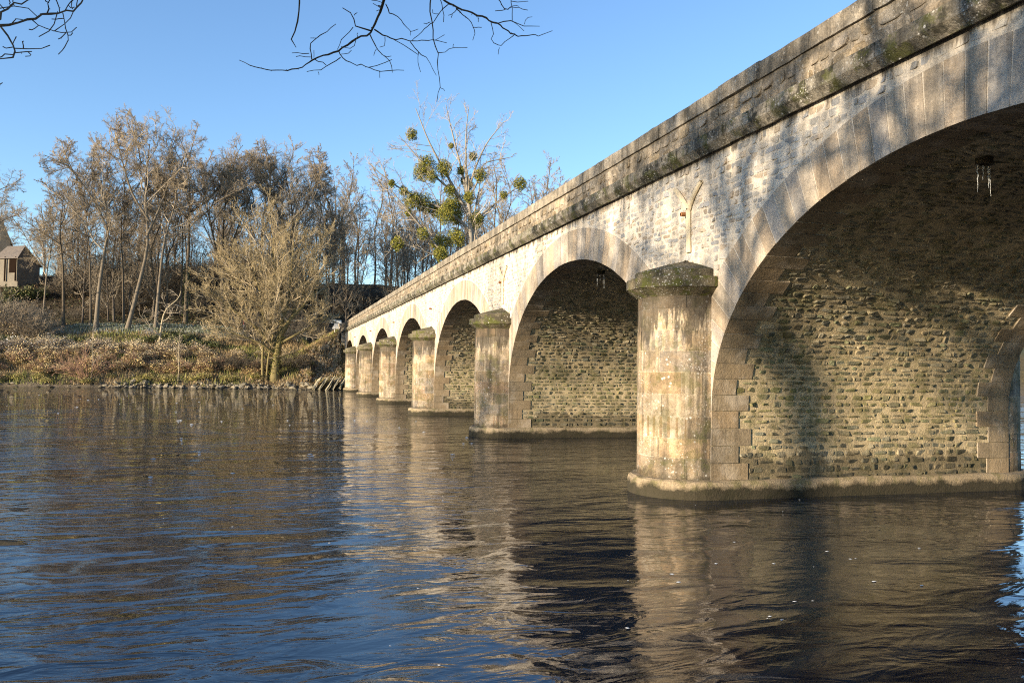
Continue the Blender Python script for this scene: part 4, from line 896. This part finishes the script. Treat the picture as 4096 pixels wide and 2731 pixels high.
# ------------------------------------------------------------------ near bank: the tree that hangs over the frame, and its neighbours
BR='0.703,5.667,5.496,0.0115 0.708,5.754,5.471,0.0111 0.681,5.852,5.428,0.0106 0.653,5.967,5.344,0.0095 0.636,6.05,5.328,0.009 0.551,6.136,5.322,0.0085 0.487,6.222,5.305,0.0086 0.427,6.311,5.279,0.0081 0.338,6.396,5.262,0.0069 0.24,6.479,5.25,0.0063 0.21,6.556,5.243,0.0051 0.144,6.638,5.222,0.0052 0.077,6.712,5.223,0.0052 -0.016,6.781,5.236,0.0046 -0.103,6.846,5.255,0.0047 -0.227,6.904,5.289,0.004 -0.328,6.953,5.346,0.0027;0.637,6.017,5.342,0.006 0.579,5.985,5.336,0.0054 0.511,5.953,5.329,0.0053 0.502,5.889,5.385,0.0041 0.415,5.844,5.409,0.0029;0.499,5.933,5.315,0.0035 0.442,6.083,5.29,0.003 0.411,6.234,5.254,0.0025;0.499,5.855,5.371,0.0029 0.519,5.844,5.391,0.0025;0.232,6.462,5.243,0.0051 0.219,6.388,5.27,0.0044 0.199,6.317,5.287,0.0044 0.271,6.228,5.342,0.0037 0.342,6.15,5.366,0.0031 0.386,6.076,5.383,0.0025;0.27,6.214,5.325,0.0025 0.208,6.128,5.275,0.0025;0.222,6.457,5.256,0.0038 0.163,6.551,5.295,0.0032 0.117,6.65,5.318,0.0026;0.21,6.448,5.28,0.0032 0.083,6.549,5.305,0.0026;0.248,6.457,5.253,0.0032 0.246,6.437,5.306,0.0025;0.426,6.283,5.263,0.0056 0.437,6.224,5.196,0.0049 0.49,6.156,5.143,0.0042 0.561,6.083,5.097,0.0042 0.62,6.007,5.06,0.0035 0.666,5.932,5.02,0.0035 0.764,5.846,4.994,0.0029 0.851,5.755,4.977,0.0025;0.626,6.067,5.082,0.003 0.698,6.02,5.091,0.003 0.747,5.976,5.097,0.0025 0.784,5.93,5.111,0.0025;0.439,6.299,5.22,0.0043 0.405,6.371,5.211,0.0037 0.348,6.445,5.202,0.0038 0.312,6.519,5.186,0.0032 0.201,6.59,5.185,0.0026;0.251,6.46,5.245,0.0038 0.346,6.516,5.227,0.0032;0.698,5.969,5.033,0.0025 0.707,5.986,4.985,0.0025;0.285,6.537,5.176,0.0025 0.291,6.544,5.156,0.0025;0.664,6.01,5.352,0.0066 0.753,6.1,5.355,0.0055 0.821,6.185,5.372,0.0049 0.935,6.256,5.407,0.0044 0.983,6.34,5.43,0.0044 1.095,6.404,5.478,0.0039 1.204,6.468,5.521,0.0033 1.318,6.54,5.541,0.0026;0.98,6.321,5.422,0.0038 1.057,6.384,5.368,0.0038 1.139,6.431,5.353,0.0032 1.182,6.495,5.308,0.0026 1.238,6.555,5.264,0.0025;1.065,6.43,5.387,0.0032 1.088,6.548,5.353,0.0026 1.125,6.664,5.318,0.0025;0.822,6.153,5.356,0.0031 0.933,6.201,5.331,0.0031 1.036,6.252,5.298,0.0025;1.203,6.462,5.518,0.0026 1.276,6.43,5.561,0.0025;0.633,6.028,5.316,0.0048 0.666,5.965,5.223,0.0041 0.669,5.891,5.162,0.0035 0.715,5.817,5.09,0.0029 0.744,5.74,5.028,0.0028 0.758,5.68,4.924,0.0025;0.718,5.835,5.097,0.0025 0.768,5.829,5.098,0.0025;0.671,5.919,5.173,0.0029 0.654,5.939,5.128,0.0025;0.748,6.064,5.329,0.0036 0.746,6.038,5.261,0.003 0.704,6.004,5.222,0.0025;0.716,5.794,5.457,0.0047 0.763,5.906,5.44,0.0042 0.842,5.996,5.461,0.0036 0.91,6.105,5.441,0.0031 0.96,6.2,5.457,0.0031 1.033,6.274,5.512,0.0025;0.96,6.2,5.457,0.0025 0.966,6.212,5.427,0.0025;0.537,6.101,5.293,0.003 0.508,6.132,5.222,0.003 0.453,6.13,5.237,0.0025;0.508,6.132,5.222,0.0025 0.487,6.14,5.205,0.0025 0.433,6.15,5.19,0.0025;0.547,6.095,5.305,0.0025 0.548,6.081,5.34,0.0025;0.677,5.816,5.417,0.0029 0.651,5.822,5.411,0.0025;0.686,5.811,5.427,0.0029 0.617,5.714,5.413,0.0025;0.7,5.796,5.456,0.0029 0.667,5.745,5.455,0.0025 0.605,5.707,5.432,0.0025;0.1,5.098,5.15,0.0062 0.104,5.147,5.079,0.0062 0.097,5.204,4.988,0.0062 0.081,5.239,4.948,0.0057 0.058,5.272,4.911,0.0052 0.075,5.295,4.898,0.0042 0.092,5.319,4.88,0.0026;0.999,5.344,5.373,0.0077 1.101,5.438,5.369,0.0078 1.184,5.527,5.381,0.008 1.299,5.606,5.399,0.0069 1.424,5.682,5.412,0.007 1.493,5.772,5.423,0.0071 1.571,5.849,5.457,0.0067 1.626,5.943,5.466,0.0055 1.704,6.027,5.481,0.0056 1.783,6.11,5.497,0.0051 1.879,6.181,5.529,0.0045 1.975,6.245,5.575,0.0039 2.045,6.322,5.607,0.004 2.18,6.357,5.685,0.0027;1.571,5.849,5.457,0.0042 1.617,5.869,5.486,0.0043 1.692,5.883,5.508,0.0043 1.743,5.915,5.505,0.0037 1.805,5.941,5.506,0.0031 1.932,5.941,5.52,0.0025;1.697,5.901,5.516,0.0031 1.659,5.781,5.552,0.003 1.617,5.663,5.584,0.003;1.697,5.903,5.511,0.0031 1.751,5.902,5.477,0.0025 1.794,5.902,5.448,0.0025;1.817,5.972,5.532,0.0025 1.835,5.943,5.582,0.0025 1.868,5.933,5.582,0.0025;1.179,5.53,5.376,0.0045 1.249,5.624,5.383,0.004 1.315,5.717,5.393,0.0035 1.368,5.819,5.386,0.003 1.41,5.922,5.382,0.0025 1.42,6.033,5.379,0.0025;1.347,5.73,5.347,0.0025 1.41,5.714,5.348,0.0025;1.185,5.53,5.375,0.0034 1.152,5.551,5.344,0.0025 1.128,5.56,5.334,0.0025;1.152,5.551,5.344,0.0025 1.155,5.56,5.322,0.0025;1.376,5.693,5.413,0.0029 1.382,5.706,5.381,0.0025;1.496,5.773,5.419,0.0036 1.536,5.866,5.388,0.003 1.548,5.963,5.364,0.0031 1.636,6.035,5.349,0.0031 1.701,6.076,5.422,0.0031 1.772,6.115,5.495,0.0038;1.65,6.089,5.371,0.0025 1.645,6.11,5.324,0.0025;1.474,5.52,5.489,0.004 1.58,5.679,5.492,0.0041 1.673,5.804,5.575,0.003 1.828,5.925,5.626,0.0025;1.564,5.621,5.464,0.0029 1.492,5.645,5.453,0.0025;1.624,5.674,5.557,0.003 1.795,5.812,5.642,0.0025;1.624,5.694,5.515,0.0025 1.656,5.725,5.55,0.0025 1.707,5.76,5.567,0.0025;1.112,5.437,5.366,0.0034 1.083,5.609,5.37,0.0034 1.053,5.786,5.358,0.0035 1.016,5.953,5.37,0.003 0.962,6.133,5.355,0.0025;1.082,5.66,5.38,0.0029 1.036,5.671,5.375,0.0025 1.033,5.658,5.405,0.0025;1.041,5.784,5.367,0.0029 0.994,5.797,5.357,0.0025;1.043,5.439,5.391,0.0034 1.088,5.551,5.372,0.0028 1.117,5.675,5.332,0.0025;0.998,5.533,5.447,0.0051 0.996,5.552,5.36,0.0051 1.013,5.569,5.263,0.0045 1.028,5.582,5.175,0.0045 1.05,5.589,5.095,0.0039 1.061,5.575,5.07,0.0039 1.06,5.589,4.979,0.0033 1.079,5.598,4.888,0.0028 1.085,5.598,4.825,0.0028 1.07,5.599,4.771,0.0025 1.064,5.595,4.72,0.0025;1.061,5.576,5.068,0.0034 1.114,5.66,5.106,0.0028 1.199,5.726,5.172,0.0025 1.322,5.791,5.217,0.0025;1.078,5.561,4.812,0.0025 1.111,5.561,4.793,0.0025;1.199,5.726,5.172,0.0025 1.204,5.714,5.198,0.0025;-1.205,3.975,4.287,0.0086 -1.19,4.024,4.316,0.0079 -1.161,4.075,4.351,0.0064 -1.137,4.124,4.383,0.0057 -1.107,4.174,4.418,0.0058 -1.093,4.22,4.451,0.0058 -1.068,4.267,4.49,0.0059 -1.043,4.318,4.517,0.0052 -1.021,4.365,4.549,0.0053 -0.996,4.412,4.584,0.005 -0.983,4.456,4.619,0.0042 -0.973,4.496,4.661,0.0039 -0.967,4.532,4.71,0.0035;-1.162,3.879,4.281,0.0051 -1.167,3.94,4.326,0.0048 -1.168,3.998,4.381,0.0045 -1.16,4.062,4.425,0.0046 -1.16,4.125,4.468,0.0036 -1.146,4.194,4.503,0.0033 -1.138,4.259,4.544,0.0026 -1.134,4.322,4.586,0.0026;-1.147,4.047,4.433,0.0028 -1.154,4.037,4.454,0.0025;-1.13,3.959,4.385,0.0025 -1.14,3.945,4.415,0.0025;-1.157,3.959,4.366,0.0025 -1.171,3.949,4.381,0.0025 -1.18,3.943,4.389,0.0025;-1.233,4.132,4.435,0.0025 -1.182,4.159,4.463,0.0025 -1.143,4.187,4.475,0.0026 -1.131,4.21,4.48,0.0025 -1.107,4.239,4.479,0.0025 -1.109,4.264,4.471,0.0025;-1.081,4.312,4.508,0.0034 -1.064,4.255,4.524,0.0031 -1.048,4.205,4.521,0.0029 -1.026,4.153,4.524,0.0025;-1.048,4.205,4.521,0.0025 -1.053,4.176,4.52,0.0025 -1.054,4.149,4.518,0.0025;-1.039,4.364,4.543,0.0026 -1.031,4.308,4.548,0.0025 -1.033,4.246,4.564,0.0025;-1.028,4.41,4.57,0.003 -1.006,4.386,4.597,0.003 -0.982,4.367,4.612,0.0026 -0.967,4.349,4.619,0.0025;-1.003,4.458,4.604,0.0025 -1.006,4.443,4.639,0.0025 -1.004,4.438,4.653,0.0025;-0.996,4.501,4.637,0.0027 -0.979,4.441,4.658,0.0025;-1.01,4.403,4.599,0.0025 -1.001,4.432,4.601,0.0025 -0.996,4.455,4.615,0.0025;-1.105,4.175,4.418,0.0029 -1.095,4.233,4.417,0.0026 -1.082,4.287,4.429,0.0025 -1.06,4.342,4.441,0.0025 -1.026,4.398,4.46,0.0025 -1.001,4.448,4.489,0.0025 -0.991,4.49,4.527,0.0025;-1.095,4.233,4.417,0.0025 -1.116,4.213,4.381,0.0025 -1.12,4.186,4.377,0.0025;-1.05,4.364,4.534,0.0026 -1.047,4.329,4.486,0.0025 -1.056,4.293,4.428,0.0025 -1.061,4.25,4.395,0.0025 -1.083,4.204,4.355,0.0025;-1.036,4.412,4.56,0.003 -1.019,4.372,4.508,0.0026 -0.999,4.338,4.443,0.0025 -0.983,4.295,4.397,0.0025 -0.98,4.253,4.338,0.0025 -0.98,4.204,4.299,0.0025 -0.987,4.151,4.264,0.0025;-0.997,4.459,4.604,0.0025 -0.99,4.431,4.567,0.0025 -0.997,4.4,4.529,0.0025 -1.006,4.367,4.497,0.0025 -1.025,4.333,4.46,0.0025 -1.041,4.298,4.426,0.0025;-1.158,4.074,4.355,0.0025 -1.151,4.101,4.386,0.0025 -1.14,4.133,4.406,0.0025 -1.132,4.171,4.409,0.0025;-1.173,3.981,4.296,0.0048 -1.143,3.959,4.249,0.0041 -1.107,3.939,4.201,0.0037 -1.094,3.905,4.176,0.0037 -1.089,3.872,4.139,0.0037 -1.087,3.833,4.117,0.0033 -1.103,3.79,4.092,0.0026 -1.117,3.744,4.075,0.0025;-1.089,3.882,4.176,0.0025 -1.068,3.923,4.196,0.0025 -1.024,3.969,4.215,0.0025 -1.003,4.007,4.238,0.0025 -0.997,4.041,4.262,0.0025;-1.083,3.844,4.135,0.0025 -1.1,3.809,4.115,0.0025 -1.113,3.776,4.094,0.0025 -1.113,3.744,4.081,0.0025;-1.089,3.888,4.159,0.0025 -1.073,3.915,4.174,0.0025 -1.042,3.945,4.192,0.0025;-1.109,3.921,4.208,0.0025 -1.095,3.914,4.239,0.0025;-1.11,3.925,4.195,0.0025 -1.113,3.876,4.175,0.0025 -1.118,3.826,4.158,0.0025;-1.072,3.934,4.2,0.0025 -1.069,3.925,4.226,0.0025;-1.056,3.942,4.188,0.0025 -1.048,3.947,4.181,0.0025 -1.067,3.946,4.168,0.0025;-0.975,4.217,4.392,0.0025 -0.976,4.176,4.355,0.0025 -0.984,4.129,4.327,0.0025;-0.967,4.222,4.384,0.0025 -0.949,4.22,4.398,0.0025;-1.023,4.376,4.521,0.0025 -1.074,4.369,4.508,0.0025;-1.15,3.868,3.998,0.0025 -1.136,3.869,4.008,0.0025 -1.127,3.869,4.019,0.0025'
def infront(Q):
    """true where a branch would cross the open view over the river"""
    x,y,z=Q[...,0],Q[...,1],Q[...,2]-2.83
    d=x*Fw.x+y*Fw.y+z*Fw.z; u=x*Rc.x+y*Rc.y+z*Rc.z; w=x*Uc.x+y*Uc.y+z*Uc.z
    return ((d>.2)&(np.abs(u)<.72*d)&(np.abs(w)<.50*d)).any(-1)
tx,ty=-3.4,-2.2; tz=gz(tx,ty); r2=np.random.default_rng(180)
root=tag(empty('overhanging_tree',(tx,ty,tz)),'bare near-bank tree whose knobbly twigs hang into the top of the view','tree')
base=np.array([tx,ty,tz])
trunk=np.array([(tx,ty,tz-.3),(tx+.2,ty,3.5),(tx+.1,ty-.1,7),(tx-.4,ty-.3,11),(tx-.3,ty-.5,14.5)])
limbs=[([(tx+.15,ty,4.6),(-2.2,0,6.6),(-.4,3.4,7.2),(.45,5.3,6.2),(.703,5.667,5.5)],.13,.012),([(tx+.15,ty,5.6),(-1.6,0,7.6),(.6,3.4,7.6),(1.3,5.2,6.2)],.13,.01),([(tx+.1,ty,3.6),(-3.0,.4,4.5),(-2.0,2.9,4.5),(-1.32,3.93,4.28)],.1,.024),
       ([(tx+.1,ty,7),(-5,-1.6,9),(-7.5,-.6,11)],.14,.04),([(tx,ty,8),(-3,.6,10),(-2.6,2.6,12.5)],.13,.04),([(tx+.1,ty,6),(-1,-3,8.6),(1.2,-3.8,11)],.14,.04),([(tx-.2,ty,9),(-5.4,-3.6,11.6),(-6.6,-4.4,14)],.12,.03)]
mb=MB(); P=spl(trunk,14); tubes(mb,P[None],np.linspace(.30,.05,14)[None],10)
Ps=[P]; Rs=[np.linspace(.30,.05,14)]
for q,a,b_ in limbs:
    Q=spl(q,14); R=np.linspace(a,b_,14); tubes(mb,Q[None],R[None],8); Ps.append(Q); Rs.append(R)
mb.build('trunk',M_bark,root,True,None).data.transform(Matrix.Translation(Vector(-base)))
NEAR=[dict(n=6,nc=10,t0=.3,t1=1,ang=48,len=.42,rr=.45,wig=.17,trop=.05,rmin=.03,rend=.35),dict(n=5,nc=8,t0=.2,ang=45,len=.5,rr=.5,wig=.2,trop=.04,rmin=.014,rend=.4),dict(n=4,nc=8,t0=.15,ang=42,len=.55,rr=.6,wig=.2,trop=.03,rmin=.008,rend=.5)]
out=grow(r2,np.array(Ps[:1]+Ps[4:]),np.array(Rs[:1]+Rs[4:]),NEAR); mb=MB()
for Q,RR in out[1:]:
    ok=~infront(Q); tubes(mb,Q[ok],RR[ok],4)
mb.build('crown',M_twig,root,True).data.transform(Matrix.Translation(Vector(-base)))
n=N('near_twigs'); M_near=n.out(n.mix(n.noise(n.pos(),14,3,.6),(.035,.03,.022),(.10,.09,.06)),.9,None,.2)
r2=np.random.default_rng(181); mbs=(MB(),MB())
for li_,ln in enumerate(BR.split(';')):
    mb=mbs[0 if li_<57 else 1]
    q=np.array([[float(c) for c in p.split(',')] for p in ln.split()])
    P0,R=q[:,:3],q[:,3]
    # resample with small knobbly wobble, buds along it
    s_=np.concatenate([[0],np.cumsum(np.linalg.norm(np.diff(P0,axis=0),axis=1))]); nn=max(4,int(s_[-1]/.05)); t=np.linspace(0,s_[-1],nn)
    Q=np.stack([np.interp(t,s_,P0[:,i]) for i in range(3)],1); RR=np.interp(t,s_,R)*.9
    Q[1:-1]+=r2.normal(0,.0035,(nn-2,3)); RR=RR*r2.uniform(.85,1.15,nn)
    tubes(mb,Q[None],RR[None],6)
    for k in range(1,nn-1):
        if r2.random()<.45:
            d=norm(r2.normal(size=3)); b0=Q[k]; l_=RR[k]*r2.uniform(1.8,3.2); tubes(mb,np.array([[b0,b0+d*l_*.6,b0+d*l_]]),np.array([[RR[k]*.55,RR[k]*.5,RR[k]*.2]]),5)
for mb in mbs: mb.build('branches',M_near,root,True).data.transform(Matrix.Translation(Vector(-base)))
def ivyclump(parent,pts,rad,m,r3,seed_cols=((.03,.045,.012),(.045,.06,.018))):
    ce=pts[r3.integers(0,len(pts),max(8,m//85))]+r3.normal(0,.35,(max(8,m//85),3)); q=ce[r3.integers(0,len(ce),m)]+r3.normal(0,rad,(m,3)); mb=MB(); quads(mb,q,r3.uniform(.12,.24,m),r3,pal(m,seed_cols,r3,.2)); return mb.build('ivy',M_leaf,parent)
iv=[P[3:11]]+[spl(q,14)[2:10] for q,a,b_ in limbs[3:]]

ivyclump(root,np.concatenate(iv)-base,.42,5200,r2)
# neighbours along the near bank upstream: the dappled shade on the bridge is theirs
def riverside(seed,h,r,lo=0):
    r3=np.random.default_rng(seed)
    tr=[(0,0,-.5),(.2,.1,h*.3),(-.2,.2,h*.65),(.1,0,h)]
    fk_=[([(0,0,h*q),(math.cos(a)*h*.12,math.sin(a)*h*.12,h*(q+.22)),(math.cos(a)*h*.26,math.sin(a)*h*.26,h*(q+.42))],r*.5,.05) for q,a in ((.25+lo,.3),(.3+lo,2.3),(.36+lo,4.2),(.42+lo,5.5),(.2+lo,3.4))]
    L_=[dict(n=6,nc=12,t0=.25+lo,ang=46,len=.38,rr=.5,wig=.17,trop=.05,rmin=.05,rend=.35,tl=.5),dict(n=5,nc=9,t0=.2,ang=46,len=.5,rr=.5,wig=.2,trop=.04,rmin=.03,rend=.4),dict(n=4,nc=4,t0=.15,ang=42,len=.55,rr=.6,wig=.2,trop=.03,rmin=.014,rend=.5)]
    return make_tree('riverside_tree',(0,0,0),tr,r,.06,L_,r3,M_twig,M_bark,'bare riverside tree on the near bank upstream of the viewer','tree','riverside trees on the near bank',forks=fk_)
def rv_make(seed,h,r,lo=0,m=5200):
    t,out=riverside(seed,h,r,lo); r3=np.random.default_rng(seed+9)
    pts=np.concatenate([out[1][0][:,1:6].reshape(-1,3)[::2],out[0][0][:,3:12].reshape(-1,3)]); ivyclump(t,pts,.33,m,r3); return t
rv=[rv_make(190,15,.3),rv_make(191,17,.34),rv_make(192,19,.3,.25,450)]
fst=set()
for i_,(x,y,s_,q) in enumerate(((-11.5,.6,.82,0),(-17.5,-1.6,1.0,1),(-31,-.9,1.08,2),(-41.5,.9,1.0,2),(-57,2.6,1.35,0),(-70,3.2,1.35,1),(-14,-6,1.05,0),(-26,-6.5,1.1,1))):
    o=rv[q] if q not in fst else dup(rv[q]); fst.add(q); o.location=(x,y,gz(x,y)-.1); o.rotation_euler=(0,0,i_*1.7); o.scale=(s_,)*3
